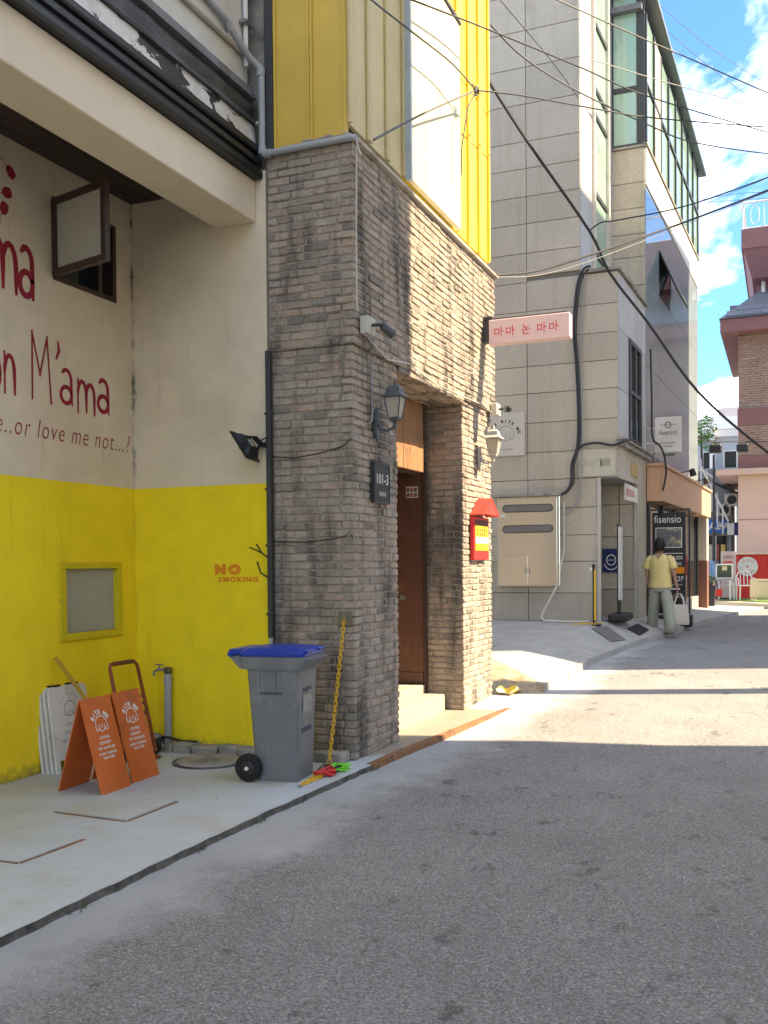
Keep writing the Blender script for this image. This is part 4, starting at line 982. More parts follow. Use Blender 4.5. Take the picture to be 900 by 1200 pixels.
# ------------------------------------------------------------------ far end of the street
fbld = thing('far_shop_building', 'grey concrete shop building behind the lamp post with outside stair', 'building', (-3.5, 37, .2)); P = fbld
GREYB = M('grey_render', (.34, .36, .37), .8, .1, 2); LIL = M('pale_blue_render', (.42, .47, .52), .8, .06, 2)
MB().box(-8, -1.75, 37, 41, 0, 4.9).build('wall', GREYB, P)
MB().box(-8, -1.7, 36.85, 37.0, 3.0, 3.3).build('ledge', CONC, P)
MB().box(-4.4, -1.9, 36.95, 36.99, .5, 2.5).build('shop_front', DARKG, P)
for i, c in enumerate(((.6, .4, .12), (.6, .55, .4), (.5, .12, .08), (.65, .45, .1))):
    MB().box(-2.75+i*.22, -2.6+i*.22, 36.90, 36.94, 1.3+.1*(i % 2), 2.2).build('poster', M('poster%d' % i, c, .6, .3, 9), P)
for x in (-2.9, -2.3): MB().box(x, x+.06, 36.86, 36.94, .4, 2.5).build('shop_post', IVORY, P)
stp = MB()
for i in range(12): stp.box(-3.1+i*.1, -3.0+i*.1, 36.3, 36.9, 5.0-i*.22-.05, 5.0-i*.22)
stp.build('stair', CONC, P)
for i in range(7): MB().box(-3.1+i*.18, -3.05+i*.18, 36.28, 36.32, 4.95-i*.4, 6.0-i*.4).build('baluster', WHITEM, P)
MB().hexa([(-3.15, 36.25, 5.8), (-1.8, 36.25, 2.9), (-1.8, 36.35, 2.9), (-3.15, 36.35, 5.8), (-3.15, 36.25, 5.95), (-1.8, 36.25, 3.05), (-1.8, 36.35, 3.05), (-3.15, 36.35, 5.95)]).build('handrail', WHITEM, P)
for (x, z) in ((-1.95, 3.4), (-1.7, 3.75)):
    a_ = MB(); a_.cham(x-.25, x+.2, 36.4, 36.8, z-.22, z+.22, .03); ac = a_.build('air_conditioner', IVORY, P); MB().lathe([(.16, 0), (.16, .02)], (x, 36.395, z), 14, (0, -1, 0)).build('fan', BLK, ac)
MB().hexa([(-2.35, 36.2, 4.35), (-1.45, 36.2, 3.9), (-1.45, 36.9, 3.9), (-2.35, 36.9, 4.35), (-2.35, 36.2, 4.43), (-1.45, 36.2, 3.98), (-1.45, 36.9, 3.98), (-2.35, 36.9, 4.43)]).build('black_awning', BLK, P)
hs = thing('blue_shop_sign', 'blue fascia sign with white HABA lettering', 'sign', (-2.4, 36.8, 2.6))
MB().cham(-3.4, -1.9, 36.7, 36.84, 2.62, 3.08, .01).build('panel', SKYBLUE, hs)
hb_ = text(hs, 'OHABA', .34, (-2.42, 36.698, 2.74), (1, 0, 0), UZ, WHL, bold=.012)
b2 = thing('projecting_sign', 'blue and white projecting box sign beside the pink wall', 'sign', (-1.6, 36.5, 2.6)); MB().box(-1.62, -1.4, 36.3, 36.5, 2.5, 2.95).build('panel', NAVY, b2); MB().box(-1.85, -1.621, 36.3, 36.5, 2.52, 2.93).build('light_box', WHITE, b2)
f2 = thing('pale_blue_house', 'pale blue flat-roofed house rising behind the shop building', 'building', (-2, 46, 0)); P = f2
MB().box(-6, 2, 46, 52, 0, 7.1).build('wall', LIL, P); MB().box(-6.2, 2.2, 45.8, 52, 7.101, 7.4).build('parapet', WHITEM, P)
for x in (-3.4, -2.5): 
    wq = MB(); wq.box(x, x+.6, 45.95, 45.99, 5.4, 6.5); wo_ = wq.build('window', WHITEM, P); MB().box(x+.06, x+.54, 45.93, 45.949, 5.46, 6.44).build('pane', DARKG, wo_)
MB().box(-3.05, -2.85, 45.6, 45.9, 4.5, 7.6).build('white_post', WHITEM, P)
MB().box(-6, -1.2, 44.5, 45.8, 0, 5.6).build('annex', M('grey_blue_render', (.28, .33, .38), .8, .1), P)
f3 = thing('pinkish_house', 'far pinkish house with stepped white roofs on the skyline', 'building', (-3, 60, 0)); P = f3
MB().box(-8, 3, 60, 68, 0, 9.2).build('wall', M('dusty_pink', (.45, .34, .32), .8, .06), P)
MB().prism([(-8.2, 59.8, 9.21), (-3.5, 59.8, 10.0), (3, 59.8, 9.4), (3, 59.8, 9.21)], (0, 8, 0)).build('roof', WHITEM, P)
MB().box(-3.6, -2.2, 61, 64, 9.6, 10.6).build('stair_house', M('grey_pink', (.4, .36, .38), .8), P)
for x in (-3.4, -2.6): MB().box(x, x+.35, 59.9, 59.98, 7.9, 8.8).build('window', WHITEM, P)
vb = MB(); random.seed(2); leaves(vb, (-2.75, 36.4, 6.3), .55, 600, .12, .9); leaves(vb, (-2.5, 36.4, 5.8), .35, 300, .1, .9)
vp = thing('roof_plant', 'bright green bush on the roof above the outside stair', 'plant', (-2.7, 36.6, 4.95)); stuff(vb.build('foliage', LEAFB, vp)); MB().tube([(-2.7, 36.45, 4.95), (-2.72, 36.4, 6.2)], .04, 6).build('stem', BROWNFR, vp)
lp = thing('street_lamp', 'slim dark street lamp post with white arm head', 'street lamp', (-2.15, 34, .3))
MB().tube([(-2.15, 34, .25), (-2.15, 34, 5.1)], [.05, .035], 8).build('post', DARKMET, lp)
MB().tube([(-2.15, 34, 4.35), (-2.5, 34, 4.6), (-2.75, 34, 4.65)], .03, 6).build('arm', WHITEM, lp)
MB().cham(-3.0, -2.6, 33.9, 34.1, 4.6, 4.72, .03).build('lamp_head', WHITEM, lp)
# pale blue car behind the planter
cr_ = thing('parked_car', 'pale blue car parked behind the planter', 'car', (-2.55, 33.6, .3)); P = cr_
prof = [(-3.4, .55), (-3.4, 1.0), (-3.2, 1.08), (-2.98, 1.62), (-2.15, 1.62), (-1.98, 1.08), (-1.9, .95), (-1.9, .55)]
bd = MB(); bd.prism([(x, 32.9, z) for x, z in [(-3.45, .5), (-3.45, 1.0), (-3.3, 1.1), (-1.98, 1.1), (-1.9, 1.0), (-1.9, .5)]], (0, 3.6, 0)); bd.build('body', CARB, P)
cb = MB(); cb.loft([[(-3.35, 32.95, 1.1), (-1.97, 32.95, 1.1), (-1.97, 36, 1.1), (-3.35, 36, 1.1)], [(-3.2, 33.3, 1.62), (-2.1, 33.3, 1.62), (-2.1, 35.6, 1.62), (-3.2, 35.6, 1.62)]]); cb.build('cabin', CARB, P)
MB().hexa([(-3.2, 32.965, 1.14), (-2.1, 32.965, 1.14), (-2.1, 33.0, 1.14), (-3.2, 33.0, 1.14), (-3.1, 33.23, 1.56), (-2.2, 33.23, 1.56), (-2.2, 33.27, 1.56), (-3.1, 33.27, 1.56)]).build('rear_window', mat_glass('car_glass', (.16, .26, .36), .1), P)
MB().cham(-3.48, -1.88, 32.82, 32.899, .48, .68, .03).build('bumper', CARB, P)
for x in (-3.3, -2.1):
    MB().lathe([(.3, -.1), (.31, 0), (.3, .1)], (x, 33.5, .58), 18, (1, 0, 0)).build('wheel', RUB, P)
    MB().box(x-.08, x+.1, 32.88, 32.8995, .8, .95).build('tail_light', RED, P)

# ------------------------------------------------------------------ things on and around the cafe wall
pc = thing('drain_pipe', 'pale grey pipe running down the white wall and across the brick top', 'pipe', (-3.83, 6.92, 4.86)); P = pc
PT = [(-3.95, 5.0, 5.82), (-3.95, 6.32, 5.80), (-3.94, 6.60, 5.76), (-3.93, 6.66, 5.70), (-3.90, 6.86, 5.60), (-3.845, 6.915, 5.54), (-3.835, 6.92, 5.45), (-3.835, 6.92, 4.90), (-3.825, 6.92, 4.865), (-3.79, 6.92, 4.858), (-3.06, 6.92, 4.862), (-3.02, 6.925, 4.85)]
MB().tube(PT, .026, 10).build('pipe', PVC, P, smooth=True)
for (c, ax) in (((-3.94, 6.62, 5.735), (0, .6, -.8)), ((-3.84, 6.918, 5.50), (0, 0, 1)), ((-3.835, 6.92, 4.89), (0, 0, 1)), ((-3.79, 6.92, 4.858), (1, 0, 0))):
    MB().lathe([(.032, -.03), (.033, -.025), (.033, .025), (.032, .03)], c, 12, ax).build('coupling', PVC, P, smooth=True)
for c in ((-3.88, 6.93, 5.12), (-3.5, 6.935, 4.862)): MB().cham(c[0]-.03, c[0]+.06, c[1]-.005, c[1]+.03, c[2]-.012, c[2]+.012, .003).build('clamp', IVORY, P)
MB().tube([(-3.03, 6.93, 4.87), (-3.01, 6.92, 4.80), (-2.99, 6.93, 4.72)], .006, 5).build('loose_strap', IVORY, P)
p2 = MB(); p2.tube([(-3.955, 4.5, 5.64), (-3.955, 6.9, 5.645)], .022, 10)
tag(p2.build('wall_pipe', M('stained_pipe', (.45, .42, .37), .6, .15, 8), loc=(-3.955, 5.7, 5.64), smooth=True), 'stained straight pipe along the foot of the white wall', 'pipe')
p3 = thing('riser_pipe', 'thin white riser pipe with a clamp on the stained white wall', 'pipe', (-3.95, 6.88, 5.6)); MB().tube([(-3.95, 6.88, 5.55), (-3.95, 6.88, 9.4)], .02, 8).build('pipe', WHITEM, p3, smooth=True); MB().cham(-3.99, -3.91, 6.82, 6.94, 5.87, 5.90, .004).build('clamp', GREYMET, p3)

dp = thing('downpipe', 'black square downpipe between yellow wall and brick pier', 'pipe', (-3.83, 6.95, .1))
MB().cham(-3.832, -3.79, 6.915, 6.957, 1.02, 3.31, .005).build('pipe', DARKMET, dp)
MB().tube([(-3.812, 6.935, 1.02), (-3.812, 6.935, .14)], .017, 8).build('lower_tube', PVC, dp, smooth=True)
for z in (1.2, 1.75, 2.2, 2.8): MB().cham(-3.842, -3.78, 6.91, 6.958, z, z+.018, .003).build('bracket', DARKMET, dp)

fl = thing('floodlight', 'black floodlight on the downpipe, tilted towards the yellow wall', 'floodlight', (-3.85, 6.91, 2.53)); P = fl
hc = Vector((-3.955, 6.80, 2.54)); u = Vector((.58, -.06, -.81)).normalized(); v = Vector((0, 1, -.07)).normalized(); w_ = u.cross(v).normalized(); v = w_.cross(u)
if w_.x > 0: w_ = -w_
h = MB(); h.obox(hc, u, v, w_, .135, .10, .008); h.build('front_frame', BLK, P)
h = MB(); a = [hc-w_*.009+u*s*.115+v*t*.085 for s, t in ((-1, -1), (1, -1), (1, 1), (-1, 1))]; b = [hc-w_*.06+u*s*.07+v*t*.06 for s, t in ((-1, -1), (1, -1), (1, 1), (-1, 1))]; h.loft([a, b]); h.build('housing', BLK, P)
MB().obox(hc+w_*.0105, u, v, w_, .115, .08, .002).build('lens', FROST2, P)
MB().obox(hc-w_*.052+u*.01, u, v, w_, .03, .02, .012).build('sticker', WHITE, P)
MB().tube([hc+v*.12+u*.05, hc+v*.12-w_*.09, hc-w_*.12, hc-v*.12-w_*.09, hc-v*.12+u*.05], .012, 6).build('yoke', BLK, P)
MB().tube([hc-w_*.11, (-3.86, 6.905, 2.56), (-3.82, 6.912, 2.56)], .022, 8).build('mount', BLK, P)
MB().tube([hc-w_*.06, (-3.88, 6.84, 2.50), (-3.86, 6.9, 2.60), (-3.81, 6.905, 2.62)], .006, 5).build('cable', BLK, P)
cs_ = MB(); cs_.tube([(-3.815, 6.905, 1.66), (-3.86, 6.88, 1.70), (-3.90, 6.87, 1.77)], .007, 5); cs_.tube([(-3.86, 6.88, 1.70), (-3.93, 6.88, 1.73), (-3.97, 6.88, 1.745)], .006, 5); cs_.tube([(-3.815, 6.905, 1.50), (-3.87, 6.88, 1.54), (-3.90, 6.88, 1.63)], .007, 5)
tag(cs_.build('cable_stub', BLK, loc=(-3.815, 6.905, 1.5)), 'black cut cable ends sticking out of the downpipe', 'cable')

# standpipe and tap
sp = thing('standpipe', 'grey plastic standpipe with a brass tap against the yellow wall', 'tap', (-4.78, 6.9, .13)); P = sp
MB().tube([(-4.785, 6.905, .12), (-4.78, 6.905, .66), (-4.78, 6.905, .70)], [.031, .031, .029], 12).build('pipe', PVC, P, smooth=True)
MB().lathe([(.036, 0), (.036, .05)], (-4.78, 6.905, .62), 12).build('collar', PVC, P, smooth=True)
MB().cham(-4.81, -4.75, 6.88, 6.935, .70, .755, .008).build('tap_body', M('old_brass', (.16, .15, .11), .4, .3, 20, metal=.7), P)
MB().tube([(-4.80, 6.90, .735), (-4.86, 6.87, .735), (-4.885, 6.86, .72), (-4.887, 6.86, .685)], [.014, .013, .012, .012], 8).build('spout', GREYMET, P, smooth=True)
MB().tube([(-4.845, 6.875, .745), (-4.845, 6.875, .775)], .007, 6).build('stem', GREYMET, P); MB().cham(-4.89, -4.80, 6.87, 6.88, .773, .783, .003).build('handle', GREYMET, P)
hz = MB(); hz.tube([(-5.02, 6.9, .30), (-5.05, 6.88, .24), (-4.98, 6.87, .19), (-4.86, 6.87, .17), (-4.75, 6.88, .17), (-4.66, 6.89, .145), (-4.5, 6.9, .145)], .011, 6); hz.tube([(-5.06, 6.92, .45), (-5.02, 6.93, .42), (-5.02, 6.9, .30)], .008, 6)
tag(hz.build('hose', BLK, loc=(-4.9, 6.88, .14), smooth=True), 'black hose trailing along the foot of yellow wall behind the standpipe', 'hose')
rg_ = MB(); rg_.cham(-5.08, -4.83, 6.80, 6.94, .13, .20, .03, .012)
tag(rg_.build('rag_bundle', M('grey_rag', (.28, .27, .26), .9, .3, 12, bump=1, bs=20), loc=(-4.95, 6.87, .13)), 'grey crumpled rag bundle beside the standpipe foot', 'rag')

# stick and trolley handle behind the orange signs
st = MB(); st.tube([(-5.09, 5.90, .92), (-4.80, 6.40, .075)], .016, 8)
tag(st.build('broom_stick', M('yellowed_wood', (.50, .33, .04), .7, .2, 9), loc=(-4.8, 6.4, .07), smooth=True), 'yellow-brown stick leaning on the yellow wall behind the signs', 'stick')
ht = thing('hand_trolley', 'rust-orange tubular trolley handle standing behind the orange signs', 'trolley', (-4.85, 6.45, .07)); P = ht
RT = M('rust_orange_paint', (.28, .07, .025), .55, .25, 14)
MB().tube([(-4.72, 6.27, .10), (-4.885, 6.28, .80), (-4.895, 6.30, .83), (-4.895, 6.60, .83), (-4.885, 6.63, .80), (-4.72, 6.64, .10)], .015, 8).build('handle', RT, P, smooth=True)
MB().tube([(-4.895, 6.33, .832), (-4.895, 6.58, .832)], .018, 8).build('grip', M('brown_grip', (.16, .06, .03), .7, .3, 40), P, smooth=True)
for z in (.3, .55): MB().tube([(-4.767+.0-(z-.3)*.24, 6.275, z), (-4.767-(z-.3)*.24, 6.635, z)], .011, 6).build('crossbar', RT, P)
MB().cham(-4.72, -4.62, 6.28, 6.58, .07, .082, .004).build('toe_plate', RT, P)
for y in (6.24, 6.67): MB().lathe([(.06, -.018), (.065, 0), (.06, .018)], (-4.76, y, .131), 14, (0, 1, 0)).build('wheel', RUB, P, smooth=True)

# orange A-boards
def aboard(label, y0, apex, front, back, ztop, front_h):
    t = thing('a_board', label, 'sign', ((front+back)/2, y0+.16, ZP), 0, 'orange a-boards'); P = t
    a = Vector((apex, y0, ztop)); f = Vector((front, y0, ZP+.001)); b_ = Vector((back, y0, ZP+.001)); wy = Vector((0, .315, 0))
    nf = Vector((ztop-ZP, 0, front-apex)).normalized()
    fp = MB(); fp.prism([a, f, f-nf*.008, a-nf*.008], wy); fpo = fp.build('front_panel', ORANGE, P)
    nb = Vector((-(ztop-ZP), 0, apex-back)).normalized()
    bp = MB(); bp.prism([a-nf*.009-Vector((.003, 0, 0)), b_, b_-nb*.008, a-nf*.009-Vector((.003, 0, 0))-nb*.008], wy); bp.build('back_panel', ORANGE, P)
    right = Vector((0, 1, 0)); upv = (a-f).normalized(); o = f+wy*.5+upv*.0; H = (a-f).length
    lt_ = MB(); arc_text(lt_, 'BITE ME', .043, o+upv*(H*.70), .078, 146, 34, right, upv, bold=.0022); lt_.build('lettering', WHL, fpo)
    dg = MB(); dog(dg, o+upv*(H*.715), .115, right, upv, .0075); dg.build('logo', WHL, fpo)
    for s, sz, hh in (('COFFEE', .028, .555), ('DESSERT', .028, .50), ('PET SUPPLIES', .027, .445), ('FURRY FRIENDS', .023, .39), ('WELCOME', .023, .345)):
        text(fpo, s, sz, o+upv*(H*hh), right, upv, WHL, bold=.0009)
    return t
aboard('orange a-board standing in front of the white folded boards', 5.345, -4.41, -4.235, -4.605, .70, .65)
aboard('orange a-board standing in front of the trolley handle', 5.725, -4.44, -4.265, -4.63, .70, .65)

# white boards folded flat against the wall
def wboard(label, dx, dy, art):
    t = thing('folded_a_board', label, 'sign', (-5.02+dx, 6.0+dy, ZP), 0, 'white folded boards'); P = t
    for k, off in enumerate((0, -.032)):
        f = Vector((-4.985+dx+off, 5.79+dy-k*.012, ZP)); a = Vector((-5.075+dx+off, 5.80+dy-k*.012, .70-k*.006)); wy = Vector((0, .42, 0)); nf = Vector((a.z-f.z, 0, f.x-a.x)).normalized()
        U = (a-f).normalized(); H = (a-f).length; q = []
        for (s, t_) in ((.0, 0), (.04, 0), (.04, .09), (.38, .09), (.38, 0), (.42, 0), (.42, H-.04), (.40, H-.01), (.37, H), (.05, H), (.02, H-.01), (0, H-.04)): q.append(f+Vector((0, s, 0))+U*t_)
        m_ = MB(); m_.prism(q, -nf*.022); po = m_.build('panel', WHITE, P)
        if k == 0 and art:
            o = f+Vector((0, .21, 0)); right = Vector((0, 1, 0))
            lt_ = MB(); arc_text(lt_, 'CAFE BITE ME', .026, o+U*(H*.72), .105, 155, 40, right, U, bold=0); lt_.build('lettering', GREYL, po)
            dg = MB(); dog(dg, o+U*(H*.72), .12, right, U, .005); dg.build('logo', BLL, po)
            for s, sz, hh in (('C O F F E E', .034, .52), ('D E S S E R T', .034, .43), ('P E T  S U P P L I E S', .034, .335), ('P E T  F R I E N D L Y', .016, .22)): text(po, s, sz, o+U*(H*hh), right, U, BLL, bold=.0002, wide=.86)
        for yy_ in (.1, .3): MB().obox(a+Vector((0, yy_, 0))-nf*.012+U*.006, (0, 1, 0), nf, U, .028, .02, .008).build('hinge', BLK, po)
    return t
wboard('white folded board with black coffee lettering leaning on the yellow wall', 0, 0, True)
wboard('blank white folded board hidden behind the lettered one', -.062, -.03, False)

# loose plates, manhole
def plate(label, pts, h):
    m_ = MB(); m_.prism([(x, y, ZP+.001) for x, y in pts], (0, 0, h)); t = thing('hatch_plate', label, 'plate', (pts[0][0], pts[0][1], ZP)); m_.build('plate', PAVE, t)
    c = Vector((sum(p[0] for p in pts)/4, sum(p[1] for p in pts)/4, 0)); e = MB()
    for i in range(4):
        a, b = Vector((*pts[i], ZP)), Vector((*pts[(i+1) % 4], ZP)); d = (b-a).normalized(); n_ = Vector((d.y, -d.x, 0))
        if n_.dot((a+b)/2-c) < 0: n_ = -n_
        if i in (0, 1): e.prism([a+n_*.002, b+n_*.002, b+n_*(.014+.008*i), a+n_*(.016)], (0, 0, .004))
    e.build('rusty_edge', RUST, t)
plate('grey painted hatch plate with rusty edges in front of the orange boards', [(-4.229, 4.882), (-3.669, 4.851), (-3.669, 5.37), (-4.214, 5.32)], .013)
plate('worn grey hatch plate lying alone on the open pavement', [(-4.25, 3.95), (-3.678, 3.965), (-3.66, 4.444), (-4.25, 4.43)], .008)
mc = thing('manhole_cover', 'cracked round concrete manhole cover between the tap and the bin', 'manhole cover', (-4.17, 6.58, ZP))
MB().lathe([(.25, 0), (.255, .012), (.24, .022), (.0, .024)], (-4.17, 6.56, ZP), 30).build('cover', CONC, mc)
rr = MB(); rr.tube([(-4.17+.275*math.cos(a), 6.56+.275*math.sin(a), ZP+.002) for a in [i*math.pi/16 for i in range(32)]], .012, 5, closed=True); rr.build('rim', KERB, mc)

# wheeled bin
bn = thing('wheeled_bin', 'grey two-wheeled bin with a blue lid beside the brick pier', 'bin', (-3.365, 6.29, ZP), R(7)); P = bn
def rrect(x0, x1, y0, y1, z, r, n_=4):
    pts = []
    for (cx, cy, a0) in ((x1-r, y1-r, 0), (x0+r, y1-r, 90), (x0+r, y0+r, 180), (x1-r, y0+r, 270)):
        for i in range(n_+1): a = R(a0+90*i/n_); pts.append((cx+r*math.cos(a), cy+r*math.sin(a), z))
    return pts
b_ = MB(); b_.loft([rrect(-.145, .165, -.165, .165, .0, .03), rrect(-.15, .17, -.17, .17, .02, .03), rrect(-.20, .195, -.205, .205, .80, .035), rrect(-.205, .20, -.21, .21, .86, .035)]); b_.build('body', BINB, P, local=True, smooth=True)
rim = MB(); rim.loft([rrect(-.225, .225, -.225, .225, .80, .03), rrect(-.245, .255, -.235, .235, .845, .04), rrect(-.245, .26, -.235, .235, .885, .04), rrect(-.235, .25, -.225, .225, .89, .04)]); rim.build('rim', BINB, P, local=True, smooth=True)
fr2 = MB(); fr2.hexa([(.225, -.20, .80), (.262, -.21, .845), (.262, .21, .845), (.225, .20, .80), (.225, -.2, .875), (.285, -.22, .87), (.285, .22, .87), (.225, .2, .875)]); fr2.build('front_lip', BINB, P, local=True)
ld = MB(); ld.loft([rrect(-.25, .245, -.228, .228, .892, .04), rrect(-.255, .25, -.23, .23, .915, .045), rrect(-.22, .22, -.20, .20, .945, .05), rrect(-.12, .13, -.12, .12, .958, .05)]); ldo = ld.build('lid', BLUE, P, local=True, smooth=True)
for y in (-.13, .13): MB().cham(.13, .262, y-.07, y+.07, .915, .938, .008).build('lid_grip', BLUE, ldo, local=True)
MB().cham(-.335, -.24, -.21, .21, .895, .94, .012).build('hinge_bar', BLUE, ldo, local=True)
MB().tube([(-.315, -.22, .905), (-.315, .22, .905)], .02, 10).build('handle', BLUE, P, local=True, smooth=True)
for y in (-.18, .18): MB().hexa([(-.25, y-.02, .80), (-.20, y-.02, .80), (-.20, y+.02, .80), (-.25, y+.02, .80), (-.33, y-.02, .89), (-.20, y-.02, .89), (-.20, y+.02, .89), (-.33, y+.02, .89)]).build('handle_bracket', BINB, P, local=True)
for y in (-.235, .19):
    wl = MB(); wl.lathe([(.05, 0), (.088, .0), (.1, .012), (.1, .038), (.088, .05), (.05, .05)], (-.185, y, .10), 24, (0, 1, 0)); wlo = wl.build('wheel', RUB, P, local=True, smooth=True)
    MB().lathe([(.052, -.004), (.04, -.01), (.016, -.012)], (-.185, y if y < 0 else y+.05, .10), 16, (0, 1, 0)).build('hub', BLK, wlo, local=True); MB().lathe([(.014, -.022), (.014, -.01)], (-.185, y, .10), 10, (0, 1, 0)).build('axle_cap', WHITEM, wlo, local=True)
for x in (-.10, .02): MB().hexa([(x-.006, -.2095, .66), (x+.006, -.2095, .66), (x+.006, -.19, .66), (x-.006, -.19, .66), (x-.006, -.216, .80), (x+.006, -.216, .80), (x+.006, -.19, .80), (x-.006, -.19, .80)]).build('rib', BINB, P, local=True)
tx = MB()
for i in range(12): tx.obox((-.09+i*.014, -.1995, .63), (1, 0, 0), (0, .999, -.045), (0, .045, .999), .0045, .001, .009)
tx.build('embossed_print', DARKMET, P, local=True)
tx = MB()
for r_, n_, s in ((.60, 5, .011), (.585, 3, .006)):
    for i in range(n_): tx.obox((.191+(r_-.6)*.03, -.09+i*.038, r_+.05), (.03, 0, 1), (1, 0, -.03), (0, 1, 0), s, .001, .012)
for i in range(4): tx.obox((.183, -.10+i*.055, .36), (.03, 0, 1), (1, 0, -.03), (0, 1, 0), .017, .001, .016)
tx.build('printed_marks', M('navy_print', (.03, .04, .10), .6), P, local=True)
tx = MB(); tx.obox((.1925, -.02, .545), (.031, 0, 1), (1, 0, -.031), (0, 1, 0), .065, .001, .09); tx.build('worn_label', M('worn_label', (.30, .295, .27), .6, .3, 30), P, local=True)

# yellow chain, its wall plate and the tangle of straps
ch = thing('plastic_chain', 'yellow plastic chain hanging from the brick pier to the pavement', 'chain', (-3.18, 6.6, ZP)); P = ch
MB().cham(-3.235, -3.115, 6.965, 6.984, 1.12, 1.24, .006).build('wall_plate', M('old_brass_plate', (.19, .165, .11), .6, .2, 20), P)
MB().tube([(-3.175+.02*math.cos(a), 6.955-.01*math.sin(a), 1.18+.02*math.sin(a)) for a in [i*math.pi/6 for i in range(12)]], .005, 6, closed=True).build('ring', GREYMET, P)
def chain(pts, mb, pitch=.036):
    pts = [Vector(p) for p in pts]; seg = [(b-a).length for a, b in zip(pts, pts[1:])]; tot = sum(seg); k = 0; s = 0
    while s < tot:
        t = s; i = 0
        while i < len(seg)-1 and t > seg[i]: t -= seg[i]; i += 1
        d = (pts[i+1]-pts[i]).normalized(); p = pts[i]+d*t
        e = d.orthogonal().normalized(); e2 = d.cross(e); a_ = math.pi/4+(math.pi/2 if k % 2 else 0); e = e*math.cos(a_)+e2*math.sin(a_)
        L_ = [p+d*(x*.027)+e*(y*.0115) for x, y in ((-.7, -1), (0, -1.08), (.7, -1), (1, 0), (.7, 1), (0, 1.08), (-.7, 1), (-1, 0))]
        mb.tube(L_, .0042, 5, closed=True); s += pitch; k += 1
mb = MB(); chain([(-3.175, 6.95, 1.16), (-3.18, 6.86, .80), (-3.172, 6.74, .42), (-3.16, 6.62, .10)], mb); mb.build('hanging_links', YCH, P)
mb = MB(); chain([(-3.17, 6.6, ZP+.02), (-3.16, 6.45, ZP+.012), (-3.12, 6.25, ZP+.012), (-3.10, 6.06, ZP+.012)], mb); chain([(-3.12, 6.5, ZP+.016), (-3.09, 6.35, ZP+.012), (-3.09, 6.2, ZP+.012), (-3.10, 6.05, ZP+.014)], mb); mb.build('lying_links', YCH, P)
MB().tube([(-3.10, 6.05, ZP+.01), (-3.11, 6.02, ZP+.012), (-3.095, 5.995, ZP+.01), (-3.085, 6.03, ZP+.012)], .006, 5).build('hook', GREYMET, P)
random.seed(13)
def tangle(label, name, m_, c, rx, ry, n_, r_):
    mb = MB(); pts = []
    for i in range(n_):
        a = i*2.1+random.uniform(-.5, .5); k = random.uniform(.3, 1); pts.append((c[0]+math.cos(a)*rx*k, c[1]+math.sin(a)*ry*k, ZP+r_+random.uniform(0, .045)))
    fine = []
    for a, b in zip(pts, pts[1:]): fine += [Vector(a).lerp(Vector(b), t/3) for t in range(3)]
    mb.tube(fine, r_, 6); return tag(mb.build(name, m_, loc=(c[0], c[1], ZP), smooth=True), label, 'strap', 'tangled straps under the chain')
tangle('neon green strap in the tangle under the yellow chain', 'strap', NEON, (-3.07, 6.60), .10, .11, 34, .0075)
tangle('black strap in the tangle under the yellow chain', 'strap', BLK, (-3.12, 6.50), .10, .14, 36, .0065)
tangle('red strap in the tangle under the yellow chain', 'strap', RED, (-3.09, 6.42), .08, .14, 30, .007)

# ------------------------------------------------------------------ things on the brick building
def lamp(label, y, z, m_, out=.17):
    t = thing('wall_lantern', label, 'wall lamp', (-3.09, y, z-.1), 0, 'wall lanterns'); P = t; x0 = -3.088
    pl_ = MB(); pl_.prism([(x0, y-.035, z-.14), (x0, y-.045, z-.02), (x0, y-.02, z+.06), (x0, y+.02, z+.06), (x0, y+.045, z-.02), (x0, y+.035, z-.14), (x0, y, z-.2)], (.022, 0, 0)); pl_.build('wall_plate', m_, P)
    MB().tube([(x0+.015, y, z-.03), (x0+.05, y, z-.10), (x0+.10, y, z-.115), (x0+out-.02, y, z-.095), (x0+out, y, z-.06)], [.016, .013, .011, .011, .014], 8).build('arm', m_, P, smooth=True)
    c = x0+out
    def sq(r_, zz_): return [(c+sx*r_, y+sy*r_, zz_) for sx, sy in ((-1, -1), (1, -1), (1, 1), (-1, 1))]
    MB().loft([sq(.032, z-.04), sq(.04, z-.02), sq(.04, z-.012)]).build('base', m_, P)
    MB().loft([sq(.042, z-.011), sq(.066, z+.145)]).build('glass', LAMPG, P)
    cage = MB()
    for i in range(4): cage.tube([sq(.043, z-.012)[i], sq(.069, z+.146)[i]], .006, 5)
    cage.build('cage', m_, P)
    MB().loft([sq(.09, z+.147), sq(.092, z+.157), sq(.062, z+.185), sq(.055, z+.225), sq(.035, z+.245)]).build('roof', m_, P)
    MB().lathe([(.018, 0), (.01, .01), (.014, .022), (.004, .05), (.001, .07)], (c, y, z+.246), 8).build('finial', m_, P)
    MB().lathe([(.016, 0), (.02, -.015), (.008, -.035), (.014, -.05), (.001, -.07)], (c, y, z-.041), 8).build('drop', m_, P)
    return t
lamp('dark wall lantern above the black number plaque', 7.42, 2.80, LAMPM)
lamp('pale wall lantern beside the doorway, above the red-roofed notice', 10.33, 2.80, LAMPW)
wc = MB(); wc.tube([(-3.05, 7.33, 3.28), (-3.08, 7.33, 3.2), (-3.085, 7.33, 2.95), (-3.083, 7.34, 2.85), (-3.07, 7.30, 2.76), (-3.075, 7.25, 2.72)], .006, 6)
tag(wc.build('lamp_cable', PVC, loc=(-3.08, 7.33, 2.8)), 'thin grey cable feeding the dark wall lantern', 'cable')
